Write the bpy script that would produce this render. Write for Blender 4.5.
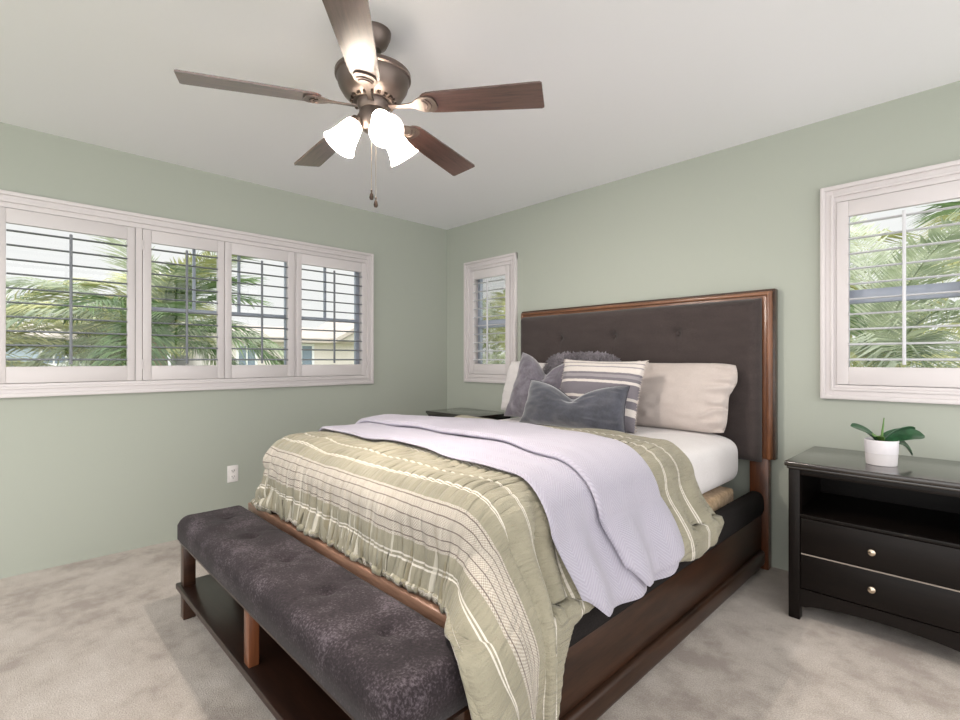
import bpy, bmesh, math, random
import numpy as np
from mathutils import Vector, Matrix, noise as mnoise

for o in list(bpy.data.objects):
    bpy.data.objects.remove(o)
scene = bpy.context.scene
COL = scene.collection

# ------------------------------------------------------------------ camera
cam_data = bpy.data.cameras.new('camera')
cam_data.sensor_width = 36.0
cam_data.lens = 492.0 / 960.0 * 36.0
cam_data.clip_start = 0.02
cam_data.clip_end = 300
cam = bpy.data.objects.new('camera', cam_data)
COL.objects.link(cam)
cam.location = (3.670, -3.125, 1.169)
cam.rotation_euler = (math.radians(90), 0, math.radians(45.747))
scene.camera = cam

# ------------------------------------------------------------------ exposure and sky
scene.view_settings.view_transform = 'Standard'
scene.view_settings.look = 'None'
scene.view_settings.gamma = 1.0
scene.view_settings.use_curve_mapping = False
scene.view_settings.exposure = 0.0
SKY_ZENITH = 1.3
SKY_FRONT = 1.0      # hazy white sky seen through the windows
SKY_BEHIND = 2.3      # sky brightened behind the photographer, added to light the room
LAMP = 3000.0           # radiance of the three bulbs of the ceiling fan

world = bpy.data.worlds.new('sky')
scene.world = world
world.use_nodes = True
wn = world.node_tree.nodes
wl = world.node_tree.links
wn.clear()
w_out = wn.new('ShaderNodeOutputWorld')
w_bg = wn.new('ShaderNodeBackground')
w_tc = wn.new('ShaderNodeTexCoord')
w_dot = wn.new('ShaderNodeVectorMath'); w_dot.operation = 'DOT_PRODUCT'
w_dot.inputs[1].default_value = Vector((0.80, -0.58, -0.08)).normalized()
w_map = wn.new('ShaderNodeMapRange'); w_map.interpolation_type = 'SMOOTHSTEP'
w_map.inputs['From Min'].default_value = -0.15
w_map.inputs['From Max'].default_value = 0.85
w_map.inputs['To Min'].default_value = SKY_FRONT
w_map.inputs['To Max'].default_value = SKY_BEHIND
w_bg.inputs['Color'].default_value = (1.0, 0.985, 0.97, 1)
wl.new(w_tc.outputs['Generated'], w_dot.inputs[0])
wl.new(w_dot.outputs['Value'], w_map.inputs['Value'])
w_sep = wn.new('ShaderNodeSeparateXYZ')
wl.new(w_tc.outputs['Generated'], w_sep.inputs[0])
w_zen = wn.new('ShaderNodeMapRange'); w_zen.interpolation_type = 'SMOOTHSTEP'     # brighter sky overhead
w_zen.inputs['From Min'].default_value = 0.30
w_zen.inputs['From Max'].default_value = 0.75
w_zen.inputs['To Max'].default_value = SKY_ZENITH
wl.new(w_sep.outputs['Z'], w_zen.inputs['Value'])
w_add = wn.new('ShaderNodeMath'); w_add.operation = 'ADD'
wl.new(w_map.outputs['Result'], w_add.inputs[0])
wl.new(w_zen.outputs['Result'], w_add.inputs[1])
wl.new(w_add.outputs[0], w_bg.inputs['Strength'])
wl.new(w_bg.outputs[0], w_out.inputs['Surface'])


# ------------------------------------------------------------------ materials
def srgb(r, g, b):
    def f(c):
        c /= 255.0
        return c / 12.92 if c <= 0.04045 else ((c + 0.055) / 1.055) ** 2.4
    return (f(r), f(g), f(b), 1.0)


class Mat:
    def __init__(self, name):
        self.m = bpy.data.materials.new(name)
        self.m.use_nodes = True
        self.nt = self.m.node_tree
        self.n = self.nt.nodes
        self.l = self.nt.links
        self.b = self.n['Principled BSDF']

    def node(self, typ, **kw):
        nd = self.n.new(typ)
        for k, v in kw.items():
            setattr(nd, k, v)
        return nd

    def link(self, a, b):
        self.l.new(a, b)

    def math(self, op, a, b=None, c=None):
        nd = self.node('ShaderNodeMath', operation=op)
        for i, v in enumerate((a, b, c)):
            if v is None:
                continue
            if isinstance(v, (int, float)):
                nd.inputs[i].default_value = v
            else:
                self.link(v, nd.inputs[i])
        return nd.outputs[0]

    def coord(self, kind='Object', scale=(1, 1, 1)):
        tc = self.node('ShaderNodeTexCoord')
        mp = self.node('ShaderNodeMapping')
        mp.inputs['Scale'].default_value = scale
        self.link(tc.outputs[kind], mp.inputs['Vector'])
        return mp.outputs['Vector']

    def noise(self, vec, scale=5, detail=3, rough=0.55):
        nd = self.node('ShaderNodeTexNoise')
        nd.inputs['Scale'].default_value = scale
        nd.inputs['Detail'].default_value = detail
        nd.inputs['Roughness'].default_value = rough
        if vec is not None:
            self.link(vec, nd.inputs['Vector'])
        return nd.outputs[0]

    def ramp(self, fac, stops):
        nd = self.node('ShaderNodeValToRGB')
        e = nd.color_ramp.elements
        while len(e) < len(stops):
            e.new(0.5)
        for i, (p, c) in enumerate(stops):
            e[i].position = p
            e[i].color = c
        self.link(fac, nd.inputs[0])
        return nd.outputs[0]

    def mix(self, fac, a, b, blend='MIX'):
        nd = self.node('ShaderNodeMix', data_type='RGBA', blend_type=blend)
        for s, v in ((nd.inputs[0], fac), (nd.inputs[6], a), (nd.inputs[7], b)):
            if isinstance(v, (int, float, tuple)):
                s.default_value = v
            else:
                self.link(v, s)
        return nd.outputs[2]

    def bump(self, h, strength=0.3, dist=0.01):
        nd = self.node('ShaderNodeBump')
        nd.inputs['Strength'].default_value = strength
        nd.inputs['Distance'].default_value = dist
        self.link(h, nd.inputs['Height'])
        self.link(nd.outputs[0], self.b.inputs['Normal'])

    def set(self, **kw):
        names = dict(color='Base Color', rough='Roughness', metal='Metallic', spec='Specular IOR Level',
                     sheen='Sheen Weight', sheen_rough='Sheen Roughness', coat='Coat Weight', coat_rough='Coat Roughness',
                     sub='Subsurface Weight', trans='Transmission Weight')
        for k, v in kw.items():
            s = self.b.inputs[names[k]]
            if isinstance(v, (int, float, tuple)):
                s.default_value = v
            else:
                self.link(v, s)
        return self


def plain(name, col, rough=0.5, bump=None, var=0.0, varscale=8, **kw):
    M = Mat(name)
    M.set(color=col, rough=rough, **kw)
    if var:
        v = M.coord()
        nz = M.noise(v, varscale, 4)
        dark = tuple(c * (1 - var) for c in col[:3]) + (1,)
        lite = tuple(min(1, c * (1 + var)) for c in col[:3]) + (1,)
        M.set(color=M.ramp(nz, [(0.3, dark), (0.7, lite)]))
    if bump:
        v = M.coord()
        M.bump(M.noise(v, bump[0], 3), bump[1], bump[2])
    return M.m


def wood(name, c1, c2, rough=0.35, axis=(1, 12, 12), coat=0.2, coat_ior=1.5, spec=0.5):
    M = Mat(name)
    v = M.coord(scale=axis)
    n1 = M.noise(v, 3.0, 5, 0.6)
    n2 = M.noise(v, 14.0, 3, 0.6)
    f = M.math('ADD', M.math('MULTIPLY', n1, 0.7), M.math('MULTIPLY', n2, 0.3))
    M.set(color=M.ramp(f, [(0.32, c1), (0.68, c2)]), rough=rough, coat=coat, coat_rough=0.25, spec=spec)
    M.b.inputs['Coat IOR'].default_value = coat_ior
    M.bump(n2, 0.06, 0.002)
    return M.m


MT = {}
MT['wall'] = plain('sage wall paint', srgb(175, 180, 169), 0.75, bump=(90, 0.12, 0.002))
MT['ceiling'] = plain('ceiling paint', srgb(243, 243, 246), 0.85, bump=(60, 0.15, 0.002))
MT['white'] = plain('white satin paint', srgb(218, 212, 212), 0.4)
MT['louver'] = plain('white louvre paint', srgb(222, 222, 226), 0.4)
MT['louver_backlit'] = plain('white louvre paint with painted backlit shade', srgb(128, 132, 138), 0.5)  # backlit shade painted in as grey; these louvres and rods are white
MT['vinyl'] = plain('pale grey vinyl sash', srgb(176, 184, 198), 0.4)
MT['divider'] = wood('bench divider wood', srgb(70, 38, 22), srgb(124, 74, 46), 0.3, (9, 9, 1))
MT['outlet'] = plain('outlet plastic', srgb(238, 234, 232), 0.35)
MT['slot'] = plain('dark slot', srgb(70, 62, 58), 0.6)


def carpet():
    M = Mat('beige carpet')
    v = M.coord()
    big = M.noise(v, 2.2, 5, 0.62)
    mid = M.noise(v, 9.0, 4, 0.6)
    fine = M.noise(v, 210.0, 2, 0.7)
    f = M.math('ADD', M.math('MULTIPLY', big, 0.55), M.math('MULTIPLY', mid, 0.45))
    c = M.ramp(f, [(0.40, srgb(158, 146, 137)), (0.50, srgb(188, 178, 168)), (0.64, srgb(207, 198, 190))])
    c = M.mix(M.ramp(fine, [(0.42, (0.5, 0.5, 0.5, 1)), (0.60, (0.0, 0.0, 0.0, 1))]), c, srgb(132, 119, 109))
    M.set(color=c, rough=0.95, sheen=0.3, spec=0.1)
    h = M.math('ADD', M.math('MULTIPLY', fine, 1.0), M.math('MULTIPLY', mid, 0.8))
    M.bump(h, 0.6, 0.008)
    return M.m


MT['carpet'] = carpet()
MT['walnut'] = wood('dark walnut', srgb(36, 23, 17), srgb(74, 48, 34), 0.3, (1, 1, 9))
MT['walnut_x'] = wood('dark walnut along x', srgb(36, 23, 17), srgb(74, 48, 34), 0.3, (1, 10, 10))
MT['walnut_y'] = wood('dark walnut along y', srgb(31, 20, 14), srgb(64, 41, 28), 0.34, (10, 1, 10), 0.05, 1.5, 0.3)
MT['moulding'] = wood('copper brown moulding', srgb(82, 48, 30), srgb(138, 90, 60), 0.3, (8, 8, 1))
MT['moulding_x'] = wood('copper brown moulding along x', srgb(86, 54, 36), srgb(142, 98, 70), 0.3, (1, 9, 9))
MT['postwood'] = wood('reddish post wood', srgb(64, 34, 20), srgb(110, 64, 38), 0.3, (9, 9, 1))
MT['foot'] = wood('tan footboard with painted reflected light', srgb(112, 80, 64), srgb(168, 130, 108), 0.35, (1, 9, 9))  # tan tone stands in for light reflected off the footboard's top face
MT['espresso'] = wood('espresso bench wood', srgb(24, 14, 11), srgb(48, 29, 21), 0.3, (1, 10, 10), 0.1, 1.5, 0.35)
MT['black'] = wood('black brown lacquer', srgb(11, 8, 7), srgb(23, 17, 14), 0.40, (1, 9, 9), 0.0, 1.5, 0.22)
MT['black_top'] = wood('polished black brown lacquer', srgb(24, 20, 17), srgb(40, 33, 29), 0.2, (1, 9, 9), 1.0, 1.6)
MT['edge_wear'] = plain('worn edge', srgb(150, 140, 130), 0.5)
MT['nickel'] = plain('brushed nickel knob', srgb(215, 200, 180), 0.25, metal=1.0)
MT['bronze'] = plain('brushed pewter bronze', srgb(112, 101, 95), 0.36, metal=0.85)
MT['blade'] = wood('walnut fan blade', srgb(56, 34, 30), srgb(106, 74, 64), 0.36, (2, 26, 26), 1.0, 1.9)
MT['chain'] = plain('chain metal', srgb(180, 165, 150), 0.3, metal=1.0)
MT['dark_fob'] = plain('dark bronze fob', srgb(62, 48, 40), 0.35, metal=0.6)


def fabric(name, c1, c2, scale=(1, 1, 1), n=220, rough=0.9, sheen=0.2, big=6, bigamt=0.5, bump=0.25, c3=None):
    M = Mat(name)
    v = M.coord(scale=scale)
    f = M.noise(v, n, 2, 0.6)
    g = M.noise(v, big, 4, 0.6)
    k = M.math('ADD', M.math('MULTIPLY', f, 1 - bigamt), M.math('MULTIPLY', g, bigamt))
    st = [(0.34, c1), (0.66, c2)]
    if c3:
        st = [(0.30, c1), (0.52, c2), (0.70, c3)]
    M.set(color=M.ramp(k, st), rough=rough, sheen=sheen, spec=0.2)
    M.bump(f, bump, 0.003)
    return M.m


MT['charcoal'] = fabric('charcoal linen', srgb(52, 45, 44), srgb(76, 67, 65), (1, 1, 3), 180, bigamt=0.3)
MT['charcoal_pad'] = fabric('charcoal pad', srgb(24, 21, 21), srgb(38, 34, 33), (1, 1, 1), 160, bigamt=0.3, sheen=0.0)
MT['bench_fabric'] = fabric('mottled charcoal suede', srgb(24, 20, 22), srgb(48, 41, 44), (1, 1, 1), 150, big=7, bigamt=0.5,
                            sheen=0.05, c3=srgb(100, 91, 97))
MT['sheet'] = fabric('white sheet', srgb(214, 209, 208), srgb(228, 224, 224), (1, 1, 1), 200, bigamt=0.5, bump=0.08, big=4)
MT['pillow_cream'] = fabric('cream pillowcase', srgb(186, 175, 169), srgb(201, 190, 184), (1, 1, 1), 240, bigamt=0.5, bump=0.1, big=5)
MT['boxspring'] = fabric('tan box spring cover', srgb(150, 118, 84), srgb(206, 178, 142), (1, 1, 1), 40, bigamt=0.4)
MT['velvet'] = fabric('blue grey velvet', srgb(46, 48, 57), srgb(76, 78, 90), (1, 1, 1), 90, rough=0.5, sheen=1.0, big=9, bigamt=0.7, bump=0.1)
MT['velvet_grey'] = fabric('crushed grey velvet', srgb(84, 79, 88), srgb(122, 117, 127), (1, 3, 1), 70, rough=0.6, sheen=0.7, big=14, bigamt=0.7, bump=0.15)
MT['shag'] = fabric('grey shag', srgb(104, 98, 104), srgb(176, 170, 176), (1, 1, 1), 120, bigamt=0.4)
MT['piping'] = plain('dark piping', srgb(62, 60, 68), 0.8)


def striped_pillow():
    M = Mat('striped woven pillow')
    uv = M.node('ShaderNodeUVMap')
    sep = M.node('ShaderNodeSeparateXYZ')
    M.link(uv.outputs[0], sep.inputs[0])
    v = sep.outputs[1]
    gy, wh = srgb(122, 117, 124), srgb(228, 220, 213)
    md = srgb(160, 154, 157)
    nd = M.node('ShaderNodeValToRGB')
    nd.color_ramp.interpolation = 'CONSTANT'
    stops = [(0.0, gy), (0.20, wh), (0.30, gy), (0.40, wh), (0.44, gy), (0.62, wh), (0.66, gy), (0.70, md), (0.75, gy),
             (0.78, wh), (0.86, md), (0.88, wh), (0.93, gy), (0.945, wh)]
    e = nd.color_ramp.elements
    while len(e) < len(stops):
        e.new(0.5)
    for i, (p, c) in enumerate(stops):
        e[i].position = p
        e[i].color = c
    wob = M.math('ADD', v, M.math('MULTIPLY', M.math('SUBTRACT', M.noise(M.coord(), 30, 2), 0.5), 0.012))
    M.link(wob, nd.inputs[0])
    weave = M.noise(M.coord(scale=(1, 1, 2.5)), 170, 2)
    c = M.mix(M.math('MULTIPLY', weave, 0.35), nd.outputs[0], srgb(90, 84, 90))
    M.set(color=c, rough=0.9, sheen=0.2)
    M.bump(weave, 0.4, 0.004)
    return M.m


MT['striped'] = striped_pillow()


def comforter_mat():
    """sage cotton with bands: UV.x = metres across, UV.y = metres from the foot hem"""
    M = Mat('sage banded comforter cotton')
    uv = M.node('ShaderNodeUVMap')
    sep = M.node('ShaderNodeSeparateXYZ')
    M.link(uv.outputs[0], sep.inputs[0])
    s, t = sep.outputs[0], sep.outputs[1]

    def band(a, b):
        return M.math('MULTIPLY', M.math('GREATER_THAN', t, a), M.math('LESS_THAN', t, b))

    def lines(ls, w):
        out = None
        for p in ls:
            d = M.math('LESS_THAN', M.math('ABSOLUTE', M.math('SUBTRACT', t, p)), w)
            out = d if out is None else M.math('MAXIMUM', out, d)
        return out
    nz = M.noise(M.coord(), 7, 3)
    thread = M.noise(M.coord(), 260, 2)
    sage = M.ramp(nz, [(0.3, srgb(142, 137, 119)), (0.7, srgb(164, 158, 138))])
    # crocheted cream band made of small dashes
    ch = M.node('ShaderNodeTexChecker')
    cmb = M.node('ShaderNodeCombineXYZ')
    M.link(M.math('MULTIPLY', s, 250), cmb.inputs[0])
    M.link(M.math('MULTIPLY', t, 250), cmb.inputs[1])
    M.link(cmb.outputs[0], ch.inputs['Vector'])
    ch.inputs['Scale'].default_value = 1.0
    ch.inputs['Color1'].default_value = srgb(212, 204, 193)
    ch.inputs['Color2'].default_value = srgb(166, 156, 142)
    lace = ch.outputs[0]
    c = M.mix(band(0.195, 0.325), sage, lace)
    c = M.mix(band(1.125, 1.195), c, lace)
    c = M.mix(band(0.0, 0.018), c, lace)
    c = M.mix(lines([0.205, 0.232, 0.262, 0.290, 0.316, 1.132, 1.155, 1.178], 0.0017), c, srgb(112, 100, 95))
    c = M.mix(lines([0.052, 0.064, 0.142, 0.156, 0.372, 0.384, 0.462, 0.474, 0.60, 0.612, 1.215, 1.225, 1.33, 1.338, 1.45, 1.458], 0.0026),
              c, srgb(226, 219, 208))
    c = M.mix(M.math('MULTIPLY', thread, 0.22), c, srgb(128, 122, 104))
    # cream threads running the other way through the gathered foot
    cmb3 = M.node('ShaderNodeCombineXYZ')
    M.link(s, cmb3.inputs[0])
    M.link(M.math('MULTIPLY', t, 0.10), cmb3.inputs[1])
    th1 = M.noise(cmb3.outputs[0], 46, 1)
    fade = M.node('ShaderNodeMapRange')
    fade.inputs['From Min'].default_value = 0.33
    fade.inputs['From Max'].default_value = 0.16
    M.link(t, fade.inputs['Value'])
    fade = M.math('MULTIPLY', fade.outputs[0], M.math('LESS_THAN', s, 0.66))
    thr = M.math('MULTIPLY', M.math('GREATER_THAN', th1, 0.61), fade)
    c = M.mix(M.math('MULTIPLY', thr, 0.6), c, srgb(216, 210, 196))
    olive = M.math('MULTIPLY', M.math('LESS_THAN', th1, 0.40), fade)
    c = M.mix(M.math('MULTIPLY', olive, 0.45), c, srgb(126, 114, 84))
    M.set(color=c, rough=0.85, sheen=0.15, spec=0.2)
    cmb2 = M.node('ShaderNodeCombineXYZ')
    M.link(M.math('MULTIPLY', s, 1.0), cmb2.inputs[0])
    M.link(M.math('MULTIPLY', t, 0.14), cmb2.inputs[1])
    puck = M.noise(cmb2.outputs[0], 42, 3, 0.6)
    h = M.math('ADD', M.math('MULTIPLY', puck, 1.0), M.math('MULTIPLY', thread, 0.12))
    M.bump(h, 0.9, 0.026)
    return M.m


MT['comforter'] = comforter_mat()


def quilt_mat():
    M = Mat('lavender quilted cotton')
    uv = M.node('ShaderNodeUVMap')
    sep = M.node('ShaderNodeSeparateXYZ')
    M.link(uv.outputs[0], sep.inputs[0])
    s, t = sep.outputs[0], sep.outputs[1]
    # herringbone stitched channels
    tri = M.math('PINGPONG', t, 0.045)
    ph = M.math('ADD', s, tri)
    stripe = M.math('PINGPONG', ph, 0.0055)
    h = M.math('DIVIDE', stripe, 0.0055)
    fine = M.noise(M.coord(), 300, 2)
    col = M.mix(M.math('MULTIPLY', M.math('SUBTRACT', 1.0, h), 0.35), srgb(176, 172, 184), srgb(136, 131, 147))
    col = M.mix(M.math('MULTIPLY', fine, 0.12), col, srgb(150, 146, 158))
    M.set(color=col, rough=0.9, sheen=0.2, spec=0.2)
    M.bump(M.math('ADD', h, M.math('MULTIPLY', fine, 0.3)), 0.35, 0.004)
    return M.m


MT['quilt'] = quilt_mat()
MT['pot'] = plain('white glazed pot', srgb(232, 228, 232), 0.3)
MT['pot_low'] = plain('unglazed lower pot', srgb(212, 207, 208), 0.7)
MT['soil'] = plain('dark soil', srgb(48, 38, 30), 0.95, bump=(120, 0.8, 0.01))


def leafmat(name, c1, c2, rough=0.35, scale=20):
    M = Mat(name)
    n = M.noise(M.coord(), scale, 3)
    c = M.ramp(n, [(0.3, c1), (0.7, c2)])
    M.set(color=c, rough=rough, spec=0.4)
    tr = M.node('ShaderNodeBsdfTranslucent')
    M.link(c, tr.inputs['Color'])
    mx = M.node('ShaderNodeMixShader')
    mx.inputs[0].default_value = 0.25
    M.link(M.b.outputs[0], mx.inputs[1])
    M.link(tr.outputs[0], mx.inputs[2])
    M.link(mx.outputs[0], M.n['Material Output'].inputs['Surface'])
    return M.m


MT['leaf'] = plain('glossy orchid leaf', srgb(38, 78, 48), 0.28, var=0.35, varscale=25)
MT['leaf_light'] = plain('young leaf', srgb(92, 128, 62), 0.35)
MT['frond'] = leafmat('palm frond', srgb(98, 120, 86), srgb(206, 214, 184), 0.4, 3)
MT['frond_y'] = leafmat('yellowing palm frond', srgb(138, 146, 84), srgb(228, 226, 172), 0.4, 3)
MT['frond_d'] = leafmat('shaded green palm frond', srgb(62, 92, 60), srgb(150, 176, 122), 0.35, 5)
MT['frond_w'] = leafmat('palm frond with painted highlight', srgb(170, 182, 150), srgb(240, 242, 226), 0.35, 5)  # near-white colour paints in the highlights on the leaves
MT['trunk'] = plain('palm trunk', srgb(150, 132, 112), 0.9, var=0.3, varscale=14)
MT['bush'] = leafmat('tree foliage', srgb(92, 116, 78), srgb(206, 210, 150), 0.5, 2)
MT['house_blue'] = plain('blue grey siding', srgb(176, 190, 204), 0.8)
MT['house_cream'] = plain('cream stucco', srgb(226, 218, 212), 0.85)
MT['roof'] = plain('tan shingle roof', srgb(196, 186, 178), 0.9, var=0.12, varscale=3)
MT['house_trim'] = plain('white house trim', srgb(240, 240, 242), 0.6)
MT['house_glass'] = plain('house window glass', srgb(120, 136, 150), 0.15)
MT['lawn'] = plain('lawn', srgb(120, 132, 84), 0.95, var=0.25, varscale=0.6)


def glass_mat():
    M = Mat('window glass')
    M.n.remove(M.b)
    tr = M.node('ShaderNodeBsdfTransparent')
    tr.inputs[0].default_value = (0.97, 0.985, 0.985, 1)
    gl = M.node('ShaderNodeBsdfGlossy')
    gl.inputs['Roughness'].default_value = 0.02
    fr = M.node('ShaderNodeFresnel')
    fr.inputs['IOR'].default_value = 1.45
    mx = M.node('ShaderNodeMixShader')
    M.link(M.math('MULTIPLY', fr.outputs[0], 0.6), mx.inputs[0])
    M.link(tr.outputs[0], mx.inputs[1])
    M.link(gl.outputs[0], mx.inputs[2])
    M.link(mx.outputs[0], M.n['Material Output'].inputs['Surface'])
    return M.m


MT['glass'] = glass_mat()


def shade_mat():
    M = Mat('frosted lamp glass')
    M.n.remove(M.b)
    d = M.node('ShaderNodeBsdfDiffuse'); d.inputs[0].default_value = (0.9, 0.86, 0.8, 1)
    t = M.node('ShaderNodeBsdfTranslucent'); t.inputs[0].default_value = (0.95, 0.91, 0.85, 1)
    e = M.node('ShaderNodeEmission'); e.inputs[0].default_value = (1.0, 0.9, 0.78, 1); e.inputs[1].default_value = 0.2
    mx = M.node('ShaderNodeMixShader'); mx.inputs[0].default_value = 0.72
    ad = M.node('ShaderNodeAddShader')
    M.link(d.outputs[0], mx.inputs[1]); M.link(t.outputs[0], mx.inputs[2])
    M.link(mx.outputs[0], ad.inputs[0]); M.link(e.outputs[0], ad.inputs[1])
    M.link(ad.outputs[0], M.n['Material Output'].inputs['Surface'])
    return M.m


MT['shade'] = shade_mat()


def bulb_mat():
    M = Mat('lit bulb')
    M.n.remove(M.b)
    e = M.node('ShaderNodeEmission'); e.inputs[0].default_value = (1.0, 0.91, 0.83, 1); e.inputs[1].default_value = LAMP
    M.link(e.outputs[0], M.n['Material Output'].inputs['Surface'])
    return M.m


MT['bulb'] = bulb_mat()


# ------------------------------------------------------------------ building helpers
def obj(name, bm, mat, parent=None, smooth=True, loc=None):
    me = bpy.data.meshes.new(name)
    bm.to_mesh(me)
    bm.free()
    mats = mat if isinstance(mat, (list, tuple)) else [mat]
    for m in mats:
        me.materials.append(m)
    if smooth:
        me.polygons.foreach_set('use_smooth', [True] * len(me.polygons))
        try:
            me.set_sharp_from_angle(angle=math.radians(38))
        except Exception:
            pass
    o = bpy.data.objects.new(name, me)
    COL.objects.link(o)
    if parent:
        o.parent = parent
    if loc:
        o.location = loc
    return o


def thing(name, label, cat, loc=(0, 0, 0), rotz=0, group=None):
    o = bpy.data.objects.new(name, None)
    o.empty_display_size = 0.1
    COL.objects.link(o)
    o.location = loc
    o.rotation_euler = (0, 0, rotz)
    return tag(o, label, cat, group)


def tag(o, label, cat, group=None):
    o['label'] = label
    o['category'] = cat
    if group:
        o['group'] = group
    return o


def struct(name, bm, mat, parent=None, smooth=False):
    o = obj(name, bm, mat, parent, smooth)
    if parent is None:
        o['kind'] = 'structure'
    return o


def box(bm, x0, x1, y0, y1, z0, z1, bev=0.0, seg=2, mi=0):
    vs = [bm.verts.new((x, y, z)) for x in (x0, x1) for y in (y0, y1) for z in (z0, z1)]
    F = [(0, 1, 3, 2), (4, 6, 7, 5), (0, 4, 5, 1), (2, 3, 7, 6), (0, 2, 6, 4), (1, 5, 7, 3)]
    fs = [bm.faces.new([vs[i] for i in f]) for f in F]
    for f in fs:
        f.material_index = mi
    if bev > 0:
        es = list({e for f in fs for e in f.edges})
        r = bmesh.ops.bevel(bm, geom=es, offset=bev, segments=seg, profile=0.5, affect='EDGES')
        for f in r['faces']:
            f.material_index = mi
    return vs


def bx(*a, **k):
    bm = bmesh.new()
    box(bm, *a, **k)
    return bm


def lathe(bm, prof, n=32, M=None, mi=0, cap=True):
    """prof: list of (r, z) bottom to top around z axis"""
    rings = []
    for r, z in prof:
        ring = []
        for i in range(n):
            a = 2 * math.pi * i / n
            v = Vector((r * math.cos(a), r * math.sin(a), z))
            if M:
                v = M @ v
            ring.append(bm.verts.new(v))
        rings.append(ring)
    for a, b in zip(rings, rings[1:]):
        for i in range(n):
            f = bm.faces.new((a[i], a[(i + 1) % n], b[(i + 1) % n], b[i]))
            f.material_index = mi
    if cap:
        if prof[0][0] > 1e-4:
            bm.faces.new(list(reversed(rings[0]))).material_index = mi
        if prof[-1][0] > 1e-4:
            bm.faces.new(rings[-1]).material_index = mi
    return bm


def tube(bm, pts, r, n=8, mi=0):
    pts = [Vector(p) for p in pts]
    rings = []
    for i, p in enumerate(pts):
        d = (pts[min(i + 1, len(pts) - 1)] - pts[max(i - 1, 0)]).normalized()
        up = Vector((0, 0, 1)) if abs(d.z) < 0.9 else Vector((1, 0, 0))
        a = d.cross(up).normalized()
        b = d.cross(a).normalized()
        rr = r[i] if isinstance(r, (list, tuple)) else r
        rings.append([bm.verts.new(p + a * rr * math.cos(2 * math.pi * k / n) + b * rr * math.sin(2 * math.pi * k / n)) for k in range(n)])
    for a, b in zip(rings, rings[1:]):
        for i in range(n):
            bm.faces.new((a[i], a[(i + 1) % n], b[(i + 1) % n], b[i])).material_index = mi
    bm.faces.new(rings[0]).material_index = mi
    bm.faces.new(list(reversed(rings[-1]))).material_index = mi
    bmesh.ops.recalc_face_normals(bm, faces=bm.faces)
    return bm


def prism(bm, pts, axis, d0, d1, mi=0):
    """extrude a 2D polygon: axis 'y': pts are (x,z); axis 'x': pts are (y,z); axis 'z': pts are (x,y)"""
    def mk(p, d):
        return {'y': (p[0], d, p[1]), 'x': (d, p[0], p[1]), 'z': (p[0], p[1], d)}[axis]
    a = [bm.verts.new(mk(p, d0)) for p in pts]
    b = [bm.verts.new(mk(p, d1)) for p in pts]
    n = len(pts)
    fs = [bm.faces.new(a), bm.faces.new(list(reversed(b)))]
    for i in range(n):
        fs.append(bm.faces.new((a[i], b[i], b[(i + 1) % n], a[(i + 1) % n])))
    for f in fs:
        f.material_index = mi
    bmesh.ops.recalc_face_normals(bm, faces=fs)
    return bm


_rng = np.random.RandomState(7)
_LAT = _rng.rand(256, 256)


def vnoise(x, y, seed=0):
    x = np.asarray(x, float) + seed * 17.31
    y = np.asarray(y, float) + seed * 9.77
    xi = np.floor(x).astype(int); yi = np.floor(y).astype(int)
    fx = x - xi; fy = y - yi
    fx = fx * fx * (3 - 2 * fx); fy = fy * fy * (3 - 2 * fy)
    L = lambda a, b: _LAT[a % 256, b % 256]
    return (L(xi, yi) * (1 - fx) * (1 - fy) + L(xi + 1, yi) * fx * (1 - fy) + L(xi, yi + 1) * (1 - fx) * fy + L(xi + 1, yi + 1) * fx * fy) * 2 - 1


def sstep(a, b, x):
    t = np.clip((np.asarray(x, float) - a) / (b - a), 0, 1)
    return t * t * (3 - 2 * t)


def grid_normals(P):
    du = np.gradient(P, axis=0)
    dv = np.gradient(P, axis=1)
    n = np.cross(du, dv)
    return n / (np.linalg.norm(n, axis=2, keepdims=True) + 1e-9)


def sheet(name, P, top, bot, mat, parent=None, uv=None, N=None):
    """closed cloth from a grid of points P[i,j], pushed along normals by top / bot (arrays or numbers)"""
    if N is None:
        N = grid_normals(P)
    ni, nj = P.shape[:2]
    top = np.broadcast_to(np.asarray(top, float), (ni, nj))[..., None]
    bot = np.broadcast_to(np.asarray(bot, float), (ni, nj))[..., None]
    A = (P + N * top).reshape(-1, 3)
    B = (P + N * bot).reshape(-1, 3)
    idx = np.arange(ni * nj).reshape(ni, nj)
    q = np.stack([idx[:-1, :-1], idx[1:, :-1], idx[1:, 1:], idx[:-1, 1:]], -1).reshape(-1, 4)
    off = ni * nj
    qb = q[:, ::-1] + off
    rim = []
    loop = list(idx[:, 0]) + list(idx[-1, 1:]) + list(idx[-2::-1, -1]) + list(idx[0, -2:0:-1])
    for a, b in zip(loop, loop[1:] + loop[:1]):
        rim.append((b, a, a + off, b + off))
    faces = np.concatenate([q, qb, np.array(rim)]).tolist()
    me = bpy.data.meshes.new(name)
    me.from_pydata(np.concatenate([A, B]).tolist(), [], faces)
    me.materials.append(mat)
    me.polygons.foreach_set('use_smooth', [True] * len(me.polygons))
    if uv is not None:
        U = np.concatenate([uv.reshape(-1, 2)] * 2)
        lay = me.uv_layers.new(name='UVMap')
        li = np.empty(len(me.loops), int)
        me.loops.foreach_get('vertex_index', li)
        lay.data.foreach_set('uv', U[li].astype(np.float32).ravel())
    me.update()
    o = bpy.data.objects.new(name, me)
    COL.objects.link(o)
    if parent:
        o.parent = parent
    return o


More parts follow.
